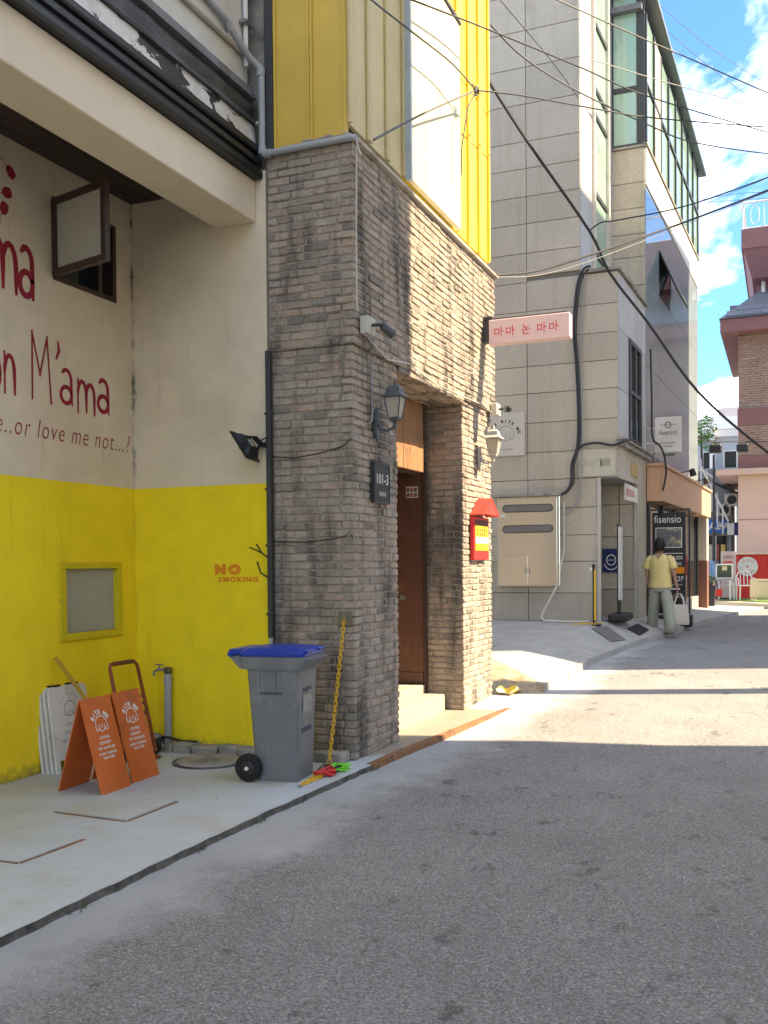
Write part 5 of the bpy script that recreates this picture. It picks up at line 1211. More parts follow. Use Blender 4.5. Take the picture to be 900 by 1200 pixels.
wc = MB(); wc.tube([(-3.03, 6.945, 4.8), (-3.042, 6.952, 4.2), (-3.04, 6.95, 3.55)], .006, 6); wc.tube([(-3.06, 7.2, 3.40), (-3.055, 7.6, 3.30), (-3.05, 8.1, 3.36), (-3.055, 8.8, 3.30), (-3.05, 9.6, 3.31), (-3.05, 10.4, 3.33), (-3.05, 10.85, 3.28)], .006, 6)
tag(wc.build('camera_cable', IVORY, loc=(-3.04, 6.95, 3.5)), 'white cable from the pipe down the brick corner to the cameras', 'cable')
wc = MB(); wc.tube([(-3.80, 6.965, 2.47), (-3.6, 6.966, 2.45), (-3.35, 6.966, 2.48), (-3.18, 6.967, 2.52), (-3.11, 6.97, 2.58)], .0045, 6)
tag(wc.build('brick_cable', BLK, loc=(-3.4, 6.97, 2.45)), 'black cable sagging across the bricks beside the floodlight', 'cable')
wc = MB(); wc.tube([(-3.80, 6.965, 1.79), (-3.5, 6.968, 1.78), (-3.3, 6.966, 1.80), (-3.17, 6.965, 1.82), (-3.12, 6.96, 1.86), (-3.10, 6.965, 1.80)], .0045, 6)
tag(wc.build('brick_cable', BLK, loc=(-3.4, 6.97, 1.8)), 'black cable along the bricks level with the warning stencil', 'cable')
def cctv(label, bx, by, bz, cdir, clen):
    t = thing('security_camera', label, 'camera', (bx, by, bz), 0, 'security cameras'); P = t
    MB().cham(bx, bx+.075, by-.075, by+.075, bz-.065, bz+.075, .008).build('junction_box', IVORY, P)
    d = Vector(cdir).normalized(); s = Vector((bx+.076, by, bz+.01)); e = s+Vector((.07, 0, .0))
    MB().tube([s, e, e+d*.05], .014, 8).build('bracket', DARKMET, P)
    MB().lathe([(.03, 0), (.036, .008), (.036, clen), (.04, clen+.005), (.04, clen+.02), (.03, clen+.022)], e+d*.02, 14, d).build('camera_body', LAMPM, P, smooth=True)
    MB().lathe([(.027, 0), (.02, .004)], e+d*(.044+clen), 12, d).build('lens', BLK, P); return t
cctv('security camera on an ivory box at the brick corner above the lantern', -3.062, 7.12, 3.46, (.35, .75, -.35), .10)
cctv('security camera on an ivory box at the far end of the bricks', -3.062, 10.80, 3.33, (.55, -.8, -.15), .09)
pq = thing('number_plaque', 'black plaque with white house number on the brick pier', 'plaque', (-3.07, 7.48, 2.1)); P = pq
MB().cham(-3.098, -3.065, 7.32, 7.66, 2.10, 2.435, .005).build('plate', M('charcoal_plate', (.03, .03, .03), .45), P)
ff = MB()
for (a, b, c, d_) in ((7.325, 7.655, 2.105, 2.118), (7.325, 7.655, 2.417, 2.43), (7.325, 7.338, 2.119, 2.416), (7.642, 7.655, 2.119, 2.416)): ff.box(-3.0649, -3.060, a, b, c, d_)
ff.build('frame', DARKMET, P)
text(P, '101-3', .115, (-3.0648, 7.49, 2.26), RY, UZ, WHL, bold=.001)
MB().box(-3.0648, -3.063, 7.42, 7.57, 2.16, 2.195).build('small_print', GREYL, P)
ls = thing('light_box_sign', 'pale pink projecting light box with red Korean lettering', 'sign', (-2.58, 10.5, 4.0)); P = ls
MB().cham(-3.0, -2.11, 10.45, 10.59, 4.0, 4.262, .006).build('box', PINKS, P)
fr_ = MB(); fr_.tube([(-3.07, 10.52, 4.285), (-2.15, 10.52, 4.285)], .012, 6); fr_.box(-3.068, -3.01, 10.46, 10.58, 4.03, 4.25); fr_.cham(-3.068, -2.96, 10.47, 10.57, 4.27, 4.31, .004); fr_.build('bracket', DARKMET, P)
def hg(mb, x, kind, s=.085, z=4.131, y=10.4498):
    A, U_ = (1, 0, 0), UZ
    if kind == 'ma': L_ = [[(0, .7), (.5, .7)], [(.5, .72), (.5, .1)], [(.5, .12), (0, .12)], [(0, .1), (0, .72)], [(.82, 1), (.82, -.2)], [(.82, .42), (1.08, .42)]]
    else: L_ = [[(.2, 1.0), (.2, .62)], [(.2, .62), (.8, .62)], [(.5, .60), (.5, .3)], [(0, .3), (1., .3)], [(.2, .12), (.2, -.22)], [(.2, -.22), (.8, -.22)]]
    strokes(mb, [[(a*s, b*s) for a, b in l] for l in L_], .017, (x, y, z-.035), A, U_)
for x, k_ in ((-2.93, 'ma'), (-2.80, 'ma'), (-2.625, 'non'), (-2.455, 'ma'), (-2.325, 'ma')):
    tm = MB(); hg(tm, x, k_); tm.build('syllable', PINKL, P)
nb = thing('notice_board', 'yellow notice under a small red gabled roof on the sunlit brick pillar', 'notice', (-3.06, 10.3, 1.65)); P = nb
MB().cham(-3.098, -3.05, 10.02, 10.58, 1.64, 2.10, .006).build('board', RED, P)
MB().box(-3.0499, -3.046, 10.06, 10.54, 1.74, 2.01).build('yellow_sheet', M('yellow_print', (.78, .55, .02), .5), P)
MB().box(-3.0459, -3.044, 10.06, 10.54, 1.815, 1.885).build('white_band', WHITE, P)
tt = MB()
for r_, n_, h_ in ((1.96, 5, .018), (1.915, 4, .02)):
    for i in range(n_): tt.box(-3.0459, -3.044, 10.12+i*.085, 10.165+i*.085, r_-h_, r_+h_)
tt.build('red_print', M('red_ink', (.6, .08, .03), .6), P)
MB().box(-3.0499, -3.046, 10.06, 10.54, 2.012, 2.07).build('dark_strip', M('dark_red', (.10, .02, .02), .5), P)
RO = M('red_roof_sheet', (.62, .05, .035), .4)
for s in (-1, 1):
    yc_ = 10.30; q = MB(); q.prism([(-3.09, yc_, 2.29), (-3.09, yc_+s*.28, 2.11), (-3.09, yc_+s*.285, 2.122), (-3.09, yc_, 2.305)], (.16, 0, 0)); q.build('roof_side', RO, P)
MB().prism([(-2.938, 10.05, 2.125), (-2.938, 10.55, 2.125), (-2.938, 10.30, 2.285)], (.004, 0, 0)).build('gable', RO, P)
lb = MB(); random.seed(6); V = []
for i in range(7):
    for j in range(9): V.append((-3.08+i*.04+random.uniform(-.01, .01), 10.92+j*.04+random.uniform(-.01, .01), .10+.05*math.sin(i*1.1+1)*math.sin(j*.5+.2)+random.uniform(0, .04)))
lb.add(V, [(i*9+j, i*9+j+1, (i+1)*9+j+1, (i+1)*9+j) for i in range(6) for j in range(8)])
tag(lb.build('litter_bag', M('yellow_white_plastic', (.75, .72, .6), .4, .1, 5, (.75, .5, .02), 1, 5, (.48, .52)), loc=(-2.95, 11.05, .1)), 'crumpled yellow and white plastic bag at the foot of brick pillar', 'litter')
random.seed(31)
wd = MB()
for (x, y) in ((-3.0, 4.6), (-2.99, 5.2), (-2.985, 5.3), (-2.97, 5.75), (-3.02, 3.6), (-2.93, 6.9)):
    for k in range(14):
        a = random.uniform(0, 6.28); l_ = random.uniform(.02, .07); b = Vector((kerbx(y)+.015+random.uniform(-.01, .02), y+random.uniform(-.06, .06), .01)); t_ = b+Vector((math.cos(a)*l_*.7, math.sin(a)*l_*.7, l_)); s = Vector((-math.sin(a), math.cos(a), 0))*.004
        wd.add([b-s, b+s, t_], [(0, 1, 2)])
wo_ = wd.build('kerb_weeds', LEAF); wo_['kind'] = 'stuff'; wo_['label'] = 'sparse weeds along the pavement edge'
lt_ = MB()
for i in range(70):
    y = random.uniform(2.6, 10); x = kerbx(y)+abs(random.gauss(.12, .25)) if random.random() < .6 else random.uniform(-4.9, -3.1)
    s = random.uniform(.002, .006); z = ZP if x < kerbx(y) else .0
    lt_.cham(x-s, x+s, y-s*.7, y+s*.7, z, z+s*.8, s*.25, s*.2)
lo_ = lt_.build('grit', CONC); lo_['kind'] = 'stuff'; lo_['label'] = 'small grit and leaf scraps on the ground'

# ------------------------------------------------------------------ things at the granite building
mc = thing('meter_cabinet', 'stainless steel meter cabinet with two slot windows on the granite wall', 'cabinet', (-3.9, 15.9, 1.2)); P = mc
MB().cham(-4.43, -3.38, 15.86, 15.998, 1.215, 2.69, .01).build('case', STEEL, P)
MB().cham(-4.50, -3.36, 15.82, 15.998, 2.692, 2.74, .006).build('top_cap', CONC, P)
MB().cham(-4.40, -3.425, 15.848, 15.8595, 1.725, 2.665, .004).build('upper_door', STEEL, P)
for (a, b) in ((-4.40, -3.915), (-3.91, -3.425)): MB().cham(a, b, 15.848, 15.8595, 1.24, 1.715, .004).build('lower_door', STEEL, P)
for x in (-3.95, -3.88): MB().cham(x-.01, x+.01, 15.838, 15.8475, 1.43, 1.53, .003).build('handle', GREYMET, P)
for z in (2.50, 2.16):
    pts = [(x_, 15.8475, z_) for x_, z_ in arc(-3.55, z, .065, .065, -90, 90, 8)+arc(-4.27, z, .065, .065, 90, 270, 8)]
    MB().prism(pts, (0, -.008, 0)).build('slot_rim', DARKMET, P)
    pts = [(x_, 15.8392, z_) for x_, z_ in arc(-3.55, z, .05, .05, -90, 90, 8)+arc(-4.27, z, .05, .05, 90, 270, 8)]
    MB().prism(pts, (0, -.003, 0)).build('slot_glass', mat_glass('slot_glass', (.16, .16, .15), .15), P)
MB().box(-4.38, -4.28, 15.843, 15.8475, 2.36, 2.40).build('label', WHITE, P)
hp = MB(); hp.tube([(-3.33, 15.94, 1.80), (-3.36, 15.9, 1.60), (-3.44, 15.86, 1.2), (-3.56, 15.82, .95), (-3.64, 15.78, .80), (-3.66, 15.75, .70), (-3.60, 15.72, .66), (-3.4, 15.7, .655), (-3.1, 15.7, .652), (-2.9, 15.75, .655)], .017, 8); hp.tube([(-3.33, 15.955, 1.80), (-3.33, 15.96, 2.6)], .017, 8)
tag(hp.build('hose', IVORY, loc=(-3.6, 15.75, .65), smooth=True), 'ivory hose curving from the meter cabinet down to the sidewalk', 'hose')
yb = thing('chain_bollard', 'yellow and black post with chain coils at the granite entrance', 'bollard', (-2.81, 15.7, .6)); P = yb
MB().tube([(-2.81, 15.72, .62), (-2.81, 15.72, 1.52)], .02, 8).build('post', BLK, P); MB().box(-2.80, -2.775, 15.69, 15.73, .68, 1.48).build('yellow_tape', YCH, P)
MB().lathe([(.03, 0), (.032, .02), (.02, .05), (.001, .06)], (-2.81, 15.72, 1.52), 10).build('cap', BLK, P); MB().cham(-2.87, -2.83, 15.69, 15.75, 1.46, 1.52, .01).build('hook', WHITEM, P)
MB().lathe([(.12, 0), (.12, .02), (.03, .05)], (-2.81, 15.72, .595), 14).build('base', BLK, P)
mb = MB(); random.seed(9)
for k in range(3): chain([(-3.05+.14*k+.1*math.cos(a), 15.62+.07*math.sin(a)+.02*k, .615+.008*k) for a in [i*.7 for i in range(8)]], mb, .04)
mb.build('chain_coil', YCH, P)
bs = thing('banner_stand', 'dark upright banner stand seen edge-on in the granite entrance', 'stand', (-2.5, 16.5, .64)); P = bs
MB().cham(-2.66, -2.34, 16.15, 16.75, .635, .76, .03).build('base', BLK, P)
MB().cham(-2.535, -2.515, 16.3, 16.6, .76, 2.22, .004).build('panel', BLK, P); MB().box(-2.514, -2.49, 16.3, 16.6, .98, 2.18).build('banner_edge', WHITE, P)
es = thing('entrance_sign', 'navy square sign with a white emblem inside the granite entrance', 'sign', (-2.85, 17.7, 1.4)); MB().box(-3.0, -2.705, 17.68, 17.715, 1.42, 1.84).build('panel', NAVY, es)
e_ = MB(); strokes(e_, [arc(-2.85, 1.64, .08, .09, 0, 360, 18), arc(-2.85, 1.62, .13, .15, 200, 340, 10), [(-2.90, 1.64), (-2.80, 1.64)]], .018, (0, 17.6795, 0), (1, 0, 0), UZ); e_.build('emblem', WHL, es)
us = thing('stone_name_plate', 'pale stone name plate on the granite wall above the entrance', 'sign', (-2.8, 15.98, 3.0)); P = us
MB().cham(-3.09, -2.50, 15.965, 15.998, 2.985, 3.425, .005).build('plate', M('pale_stone_plate', (.50, .47, .38), .6, .05), P)
text(P, 'Uri(?)', .17, (-2.90, 15.9645, 3.15), (1, 0, 0), UZ, M('worn_lettering', (.36, .33, .26), .6)); mb = MB(); mb.box(-2.74, -2.58, 15.963, 15.9648, 3.15, 3.27); mb.build('worn_print', M('worn_lettering', (.36, .33, .26), .6), P)
for x in (-3.06, -2.53):
    for z in (3.02, 3.39): MB().lathe([(.012, 0), (.012, .006)], (x, 15.964, z), 8, (0, -1, 0)).build('bolt', GREYMET, P)
gp = SB(); gp.s(.001, .018, 17.05, 17.62, 3.07, 3.30); tag(gp.build('gold_plaque', GOLD, loc=(SX(17.3), 17.3, 3.1)), 'small gilded plaque on the lintel above the granite entrance', 'plaque')
hs_ = thing('hanging_sign', 'small white sign hanging under the entrance lintel', 'sign', (-2.4, 17.0, 2.6)); MB().hexa([(-2.50, 16.9, 2.66), (-2.30, 17.0, 2.60), (-2.30, 17.03, 2.60), (-2.50, 16.93, 2.66), (-2.50, 16.9, 2.95), (-2.30, 17.0, 2.84), (-2.30, 17.03, 2.84), (-2.50, 16.93, 2.95)]).build('panel', WHITE, hs_)
MB().hexa([(-2.47, 16.91, 2.72), (-2.34, 16.976, 2.68), (-2.34, 16.979, 2.68), (-2.47, 16.913, 2.72), (-2.47, 16.91, 2.86), (-2.34, 16.976, 2.79), (-2.34, 16.979, 2.79), (-2.47, 16.913, 2.86)]).build('print', M('faint_red_print', (.5, .3, .27), .6, .3, 30), hs_)
cg = thing('square_wall_sign', 'white square sign with puppy logo on the granite wall', 'sign', (-4.3, 15.99, 3.4)); P = cg
MB().cham(-4.75, -3.98, 15.97, 15.998, 3.385, 4.10, .004).build('panel', M('off_white_sign', (.58, .54, .46), .6, .03), P)
lt_ = MB(); arc_text(lt_, 'CAFE BITE ME', .075, (-4.33, 15.9695, 3.70), .24, 165, 15, (1, 0, 0), UZ, bold=.002); lt_.build('lettering', BLL, P)
dg = MB(); dog(dg, (-4.30, 15.9695, 3.76), .26, (1, 0, 0), UZ, .010); dg.build('logo', GREYL, P); text(P, 'CAFE & SHOP', .05, (-4.33, 15.9695, 3.48), (1, 0, 0), UZ, GREYL)
fs = thing('shop_blade_sign', 'white square blade sign with thin black lettering on two brackets', 'sign', (-2.0, 18.6, 3.6)); P = fs
MB().cham(-2.20, -1.73, 18.6, 18.66, 3.60, 4.245, .006).build('panel', WHITE, P)
for z in (4.05, 3.78): MB().tube([(SX(18.6), 18.63, z), (-2.2, 18.63, z)], .014, 6).build('bracket', WHITEM, P)
text(P, 'fisensio', .125, (-1.965, 18.5995, 3.92), (1, 0, 0), UZ, BLL, wide=.85); e_ = MB(); strokes(e_, [[(-2.10, 4.10), (-1.83, 4.10)], arc(-1.965, 4.10, .05, .05, 0, 360, 14)], .016, (0, 18.5995, 0), (1, 0, 0), UZ); e_.build('emblem', BLL, P)
for z, a in ((3.77, .13), (3.71, .08)): MB().box(-1.965-a, -1.965+a, 18.598, 18.5995, z-.010, z+.010).build('small_print', GREYL, P)
# standing price board
sb = thing('price_board', 'black standing price board with white lettering by the shop', 'sign', (-2.0, 19.0, .55)); P = sb
MB().cham(-2.30, -1.70, 19.0, 19.04, .63, 2.52, .008).build('panel', M('blackboard', (.022, .024, .03), .5, .1), P)
ff = MB()
for (a, b, c, d_) in ((-2.36, -1.62, 2.56, 2.59), (-2.36, -2.33, .6, 2.559), (-1.65, -1.62, .6, 2.559)): ff.box(a, b, 19.05, 19.09, c, d_)
ff.build('frame', BLK, P)
text(P, 'fisensio', .20, (-2.02, 18.9995, 2.33), (1, 0, 0), UZ, WHL, wide=.82)
MB().box(-2.24, -1.76, 18.9965, 18.9995, 1.86, 2.24).build('picture_border', WHL, P); pic = MB(); pic.box(-2.225, -1.775, 18.993, 18.9963, 1.875, 2.225); pic.build('picture', M('shop_picture', (.16, .16, .17), .6, .5, 6, (.45, .38, .22), .9, 3, (.47, .55)), P)
text(P, '10,000', .10, (-1.86, 18.9995, 1.64), (1, 0, 0), UZ, WHL, wide=.8); text(P, '6,000', .09, (-1.85, 18.9995, 1.53), (1, 0, 0), UZ, WHL, wide=.8); text(P, '2F', .13, (-1.79, 18.9995, 1.24), (1, 0, 0), UZ, WHL)
MB().box(-1.88, -1.72, 18.996, 18.9995, 1.38, 1.50).build('orange_sticker', ORL, P)
for i, (z, x1) in enumerate(((1.75, -1.75), (1.62, -2.0), (1.52, -2.0), (1.36, -1.95), (1.28, -1.95), (1.16, -1.75), (1.08, -1.8), (.96, -1.74))): MB().box(-2.24, x1, 18.997, 18.9995, z, z+(.012 if i in (0, 7) else .025)).build('text_line', GREYL if i % 2 else WHL, P)
fr_ = MB(); strokes(fr_, [[(-1.95, .70), (-1.95, .94)], [(-1.95, .94), (-1.73, .94)], [(-1.73, .94), (-1.73, .70)]], .012, (0, 18.9995, 0), (1, 0, 0), UZ); fr_.build('drawn_frame', WHL, P)
MB().cham(-2.36, -1.62, 18.9, 19.2, .45, .60, .02).build('base', BLK, P)
MB().cham(-1.78, -1.56, 18.7, 18.98, .40, .62, .015).build('weight_box', BLK, P)
ps = MB(); ps.box(-2.36, -2.30, 18.62, 18.64, 1.45, 1.95); tag(ps.build('door_poster', M('pink_poster', (.6, .35, .33), .6, .2, 12), loc=(-2.33, 18.63, 1.45)), 'narrow pink poster on the pillar beside the shop', 'poster')
for (y, lab) in ((22.4, 'black spotlight on the peach canopy near the blade sign'), (24.9, 'black spotlight on the peach canopy near its outer end')):
    sp = thing('canopy_spotlight', lab, 'spotlight', (SX(y)+.2, y, 3.41), 0, 'canopy spotlights'); x = SX(y)+.2
    MB().tube([(x-.1, y, 3.41), (x-.1, y, 3.55), (x+.12, y, 3.58)], .014, 6).build('arm', BLK, sp); MB().lathe([(.05, 0), (.06, .03), (.075, .16)], (x+.12, y, 3.62), 10, (.25, 0, -1)).build('head', BLK, sp)
sp = thing('canopy_spotlight', 'grey curved spotlight above the near corner of the canopy', 'spotlight', (SX(19)+.15, 19, 3.41)); x = SX(19)+.15
MB().tube([(x-.1, 19, 3.41), (x-.08, 18.95, 3.62), (x+.05, 18.9, 3.66), (x+.15, 18.9, 3.62)], .014, 6).build('arm', GREYMET, sp); MB().cham(x+.1, x+.32, 18.84, 18.98, 3.56, 3.63, .02).build('head', GREYMET, sp)
def zs(x, y):      # height of the sidewalk ramp
    L_ = [interp(y, [p[1] for p in LB], [p[k] for p in LB]) for k in (0, 2)]; K_ = [interp(y, [p[1] for p in KB], [p[k] for p in KB]) for k in (0, 2)]
    t = (x-L_[0])/(K_[0]-L_[0]); return L_[1]+(K_[1]-L_[1])*t
mt = MB(); mt.prism([(x, y, zs(x, y)+.006) for x, y in ((-2.78, 15.35), (-2.42, 15.0), (-2.28, 15.5), (-2.62, 15.85))], (0, 0, .012)); tag(mt.build('floor_mat', M('brown_mat', (.15, .135, .125), .95, .2, 20), loc=(-2.3, 15.8, .5)), 'dark brown mat on the sidewalk ramp at the granite entrance', 'mat')
gr = MB(); gr.prism([(x, y, zs(x, y)+.005) for x, y in ((-2.38, 16.3), (-2.16, 16.2), (-2.1, 16.9), (-2.3, 17.0))], (0, 0, .01)); tag(gr.build('drain_grate', BLK, loc=(-2.1, 16.8, .48)), 'black drain grate in the sidewalk near the walking person', 'grate')

# ------------------------------------------------------------------ cables
def spline(pts, n_=5):
    p = [Vector(q) for q in pts]; out = []
    for i in range(len(p)-1):
        a, b, c, d = p[max(i-1, 0)], p[i], p[i+1], p[min(i+2, len(p)-1)]
        for k in range(n_):
            t = k/n_; out.append(.5*((2*b)+(c-a)*t+(2*a-5*b+4*c-d)*t*t+(3*b-a-3*c+d)*t**3))
    return out+[p[-1]]
CAB = M('cable_black', (.03, .03, .034), .6, .1); CABG = M('cable_grey', (.10, .10, .10), .6, .1); CABW = M('cable_pale', (.3, .3, .27), .6, .1)
WIRES = [
('thick dark cable sloping down in front of the granite building', .022, CAB, [(-3.72, 13.01, 8.15), (-3.3, 13.58, 7.45), (-2.62, 14.41, 6.41), (-2.38, 14.76, 5.86), (-1.9, 15.29, 5.2), (-1.22, 16.02, 4.21), (-.24, 16.89, 3.33), (.53, 17.53, 2.83)], 0),
('black cable climbing from the brick parapet end across the street', .014, CAB, [(-3.05, 10.98, 4.9), (-2.77, 11.79, 5.14), (-2.24, 12.41, 5.44), (-1.24, 13.53, 6.05), (-.21, 14.62, 6.7), (.69, 15.53, 7.29)], 1),
('pale cable hanging just below the parapet cable', .005, CABW, [(-3.05, 10.98, 4.88), (-2.77, 11.82, 5.09), (-2.24, 12.45, 5.38), (-1.24, 13.55, 6.02), (-.21, 14.62, 6.68), (.69, 15.53, 7.29)], 1),
('black cable branching from the thick cable junction', .011, CAB, [(-2.62, 14.41, 6.41), (-2.46, 14.54, 6.55), (-2.26, 14.75, 6.62), (-1.37, 15.65, 7.0), (-.24, 16.77, 7.65), (.79, 17.76, 8.28)], 1),
('thin cable crossing the pale yellow cladding to the junction knot', .008, CABG, [(-2.9, 6.4, 5.8), (-2.93, 7.0, 5.92), (-2.9, 7.9, 6.09), (-2.88, 8.85, 6.28), (-2.85, 9.52, 6.32)], 0),
('dark cable from the junction knot over the granite building', .010, CAB, [(-2.85, 9.52, 6.32), (-2.65, 10.55, 6.68), (-2.30, 12.1, 7.16), (-1.66, 13.78, 7.6), (-.23, 16.24, 8.22), (.79, 17.76, 8.61)], 1),
('grey cable from the brick corner bracket up to the junction knot', .010, CABG, [(-3.0, 7.22, 4.95), (-2.94, 8.3, 5.61), (-2.85, 9.52, 6.32)], 0),
('dark cable passing over the white panel towards the roofs', .009, CAB, [(-2.96, 7.54, 6.25), (-2.95, 7.86, 6.38), (-2.77, 9.8, 7.03), (-2.28, 12.01, 7.58), (-1.7, 13.78, 7.89), (-.24, 16.96, 8.43), (.83, 18.87, 8.69)], 1),
('high pale cable crossing the green bay window', .010, CABG, [(-3.34, 12.86, 9.32), (-2.93, 13.59, 9.37), (-2.09, 14.97, 9.4), (-1.22, 16.23, 9.38), (-.25, 17.54, 9.31), (.83, 18.88, 9.22)], 1),
('white cable tied across the upper windows', .008, CABW, [(-2.91, 16.02, 9.69), (-1.79, 18.08, 9.98), (-.32, 20.39, 10.28), (.98, 22.21, 10.5)], 1),
('grey sagging cable from behind the yellow cladding', .010, CABG, [(-3.13, 11.08, 7.8), (-2.94, 11.94, 7.78), (-2.5, 13.16, 7.82), (-1.77, 14.74, 7.89), (-1.28, 15.65, 7.94), (-.25, 17.31, 8.23), (.83, 18.86, 8.57)], 1),
('thin cable dropping to the stair window trim', .007, CABG, [(-3.37, 11.75, 8.71), (-3.38, 12.38, 8.83), (-3.2, 14.75, 9.08), (-3.0, 16.84, 9.1)], 0),
('fine wire high above the granite roof eave', .006, CABG, [(-2.88, 20.7, 13.42), (-2.46, 21.44, 13.29), (-1.55, 22.96, 12.95), (-.35, 24.68, 12.64), (1.18, 26.65, 12.3)], 1),
('fine wire steeper than its neighbour above the eave', .006, CABG, [(-2.74, 19.89, 12.62), (-1.61, 21.39, 11.94), (-.33, 22.9, 11.3), (1.08, 24.41, 10.74)], 1),
('fine wire level with the far balcony railing', .006, CAB, [(-2.3, 29.54, 11.9), (-1.31, 29.37, 11.87), (-.41, 29.2, 11.74), (1.27, 28.83, 11.45)], 1),
('fine wire just under the far balcony wire', .006, CAB, [(-2.3, 29.54, 11.81), (-1.31, 29.37, 11.7), (-.41, 29.2, 11.56), (1.27, 28.83, 11.25)], 1),
('fine wire rising past the far balcony', .006, CAB, [(-2.33, 28.44, 11.26), (-1.46, 28.05, 11.41), (-.39, 27.53, 11.52), (1.18, 26.64, 11.65)], 1),
('wire from the granite corner to the far brick wall', .008, CABG, [(-2.0, 26.2, 5.9), (-1.86, 31.65, 6.77), (-1.4, 33.0, 7.1)], 0),
('black cable carrying two dark boxes in front of the far houses', .018, CAB, [(-2.05, 26.2, 4.75), (-1.9, 28.6, 4.9), (-1.42, 30.7, 5.12), (-.22, 32.4, 5.24), (.5, 33.0, 5.3)], 0),
]
for lab, r_, m_, pts, ext in WIRES:
    pts = list(pts)
    if ext:
        a, b = Vector(pts[-2]), Vector(pts[-1]); d = b-a; e = b+d*((4.19-b.x)/d.x); e.z = max(e.z, 3); pts.append(tuple(e))
    mb = MB(); mb.tube(spline(pts), r_, 6)
    o = tag(mb.build('overhead_cable', m_, loc=pts[0], smooth=True), lab, 'cable', 'overhead cables')
kn = MB(); random.seed(3); kn.tube([Vector((-2.85, 9.52, 6.32))+Vector((random.uniform(-.03, .03), random.uniform(-.08, .08), random.uniform(-.05, .05))) for i in range(14)], .010, 5); kn.tube([(-2.85, 9.52, 6.3), (-2.9, 9.4, 6.1), (-2.95, 9.36, 5.7), (-2.97, 9.4, 5.45)], .008, 5)
tag(kn.build('cable_knot', CABG, loc=(-2.85, 9.52, 6.32)), 'tangled cable knot hanging before the white panel', 'cable')
for (x, y, z, lab) in ((-1.80, 29.2, 4.82, 'dark splice box under the cable beside the granite building'), (-1.15, 31.1, 5.02, 'dark splice box under the cable before the far brick wall')):
    t = thing('splice_box', lab, 'box', (x, y, z-.2), 0, 'splice boxes'); MB().cham(x-.17, x+.17, y-.1, y+.1, z-.17, z+.06, .03).build('case', BLK, t)
    for dx_ in (-.1, .1): MB().tube([(x+dx_, y, z+.06), (x+dx_, y, z+.14)], .012, 5).build('hanger', BLK, t)
c1 = [(-2.88, 15.96, 6.36), (-2.99, 15.96, 6.33), (-3.08, 15.96, 6.15), (-3.13, 15.96, 5.82), (-3.16, 15.96, 5.34), (-3.12, 15.96, 4.78), (-3.09, 15.96, 3.96), (-3.11, 15.95, 3.47), (-3.2, 15.96, 3.2), (-3.21, 15.96, 2.93), (-3.27, 15.94, 2.78), (-3.38, 15.92, 2.70)]
c2 = [(-2.91, 15.95, 6.32), (-3.03, 15.95, 6.17), (-3.09, 15.95, 5.81), (-3.12, 15.95, 5.3), (-3.09, 15.95, 4.78), (-3.06, 15.95, 3.95), (-3.07, 15.94, 3.54), (-3.16, 15.95, 3.2), (-3.17, 15.95, 2.91), (-3.3, 15.93, 2.72)]
c3 = [(-3.09, 15.95, 3.44), (-2.99, 15.94, 3.50), (-2.78, 15.94, 3.52), (-2.54, 15.94, 3.47), (-2.36, 15.95, 3.52), (-2.34, 16.6, 3.62), (-2.30, 17.5, 3.62)]
c4 = [(-2.97, 15.97, 6.33), (-3.04, 15.97, 5.19), (-3.03, 15.97, 3.82), (-3.05, 15.95, 2.99), (-3.12, 15.97, 2.58), (-3.33, 15.96, 2.37)]
c5 = [(-2.27, 18.59, 5.5), (-2.25, 18.58, 4.6), (-2.24, 18.58, 3.9), (-2.1, 18.56, 3.72), (-2.02, 18.55, 3.5), (-2.0, 18.57, 3.2), (-2.06, 18.6, 2.9)]
for pts, r_, m_, lab in ((c1, .02, CAB, 'thick black riser cable down the granite wall to the meter cabinet'), (c2, .016, CAB, 'second black riser cable beside the thick one'), (c3, .02, CAB, 'black cable arching over the stone name plate'), (c4, .014, CABW, 'pale conduit beside the black riser cables'), (c5, .018, CAB, 'black cable looping beside the near end of the canopy')):
    mb = MB(); mb.tube(spline(pts), r_, 7); tag(mb.build('riser_cable', m_, loc=pts[0], smooth=True), lab, 'cable', 'cables on the granite building')

# ------------------------------------------------------------------ person walking away, with a bag
SKIN = M('skin', (.42, .24, .17), .55, .05); HAIR = M('dark_hair', (.02, .014, .012), .55, .3, 40); SHIRT = M('pale_yellow_cotton', (.74, .63, .27), .9, .07, 9, bump=.3, bs=14)
TROU = M('sage_trousers', (.36, .38, .31), .9, .08, 9, bump=.3, bs=12); SHOE = M('canvas_shoes', (.22, .20, .17), .8, .1); BAGC = M('white_canvas', (.62, .58, .52), .85, .06)
pr = thing('person', 'person in a pale yellow shirt and wide sage trousers walking away', 'person', (-1.98, 17.4, .36), R(-6)); P = pr
def skin_mesh(name, joints, edges, m_, parent, root=0, sub=2):
    me = bpy.data.meshes.new(name); me.from_pydata([j[0] for j in joints], edges, []); me.materials.append(m_)
    o = bpy.data.objects.new(name, me); COL.objects.link(o); o.parent = parent; WM[o.name] = WM[parent.name]
    md = o.modifiers.new('skin', 'SKIN'); md.use_smooth_shade = True; md.branch_smoothing = .6
    for v, j in zip(me.skin_vertices[0].data, joints): v.radius = (j[1], j[2] if len(j) > 2 else j[1])
    me.skin_vertices[0].data[root].use_root = True
    s = o.modifiers.new('sub', 'SUBSURF'); s.levels = sub; s.render_levels = sub
    return o
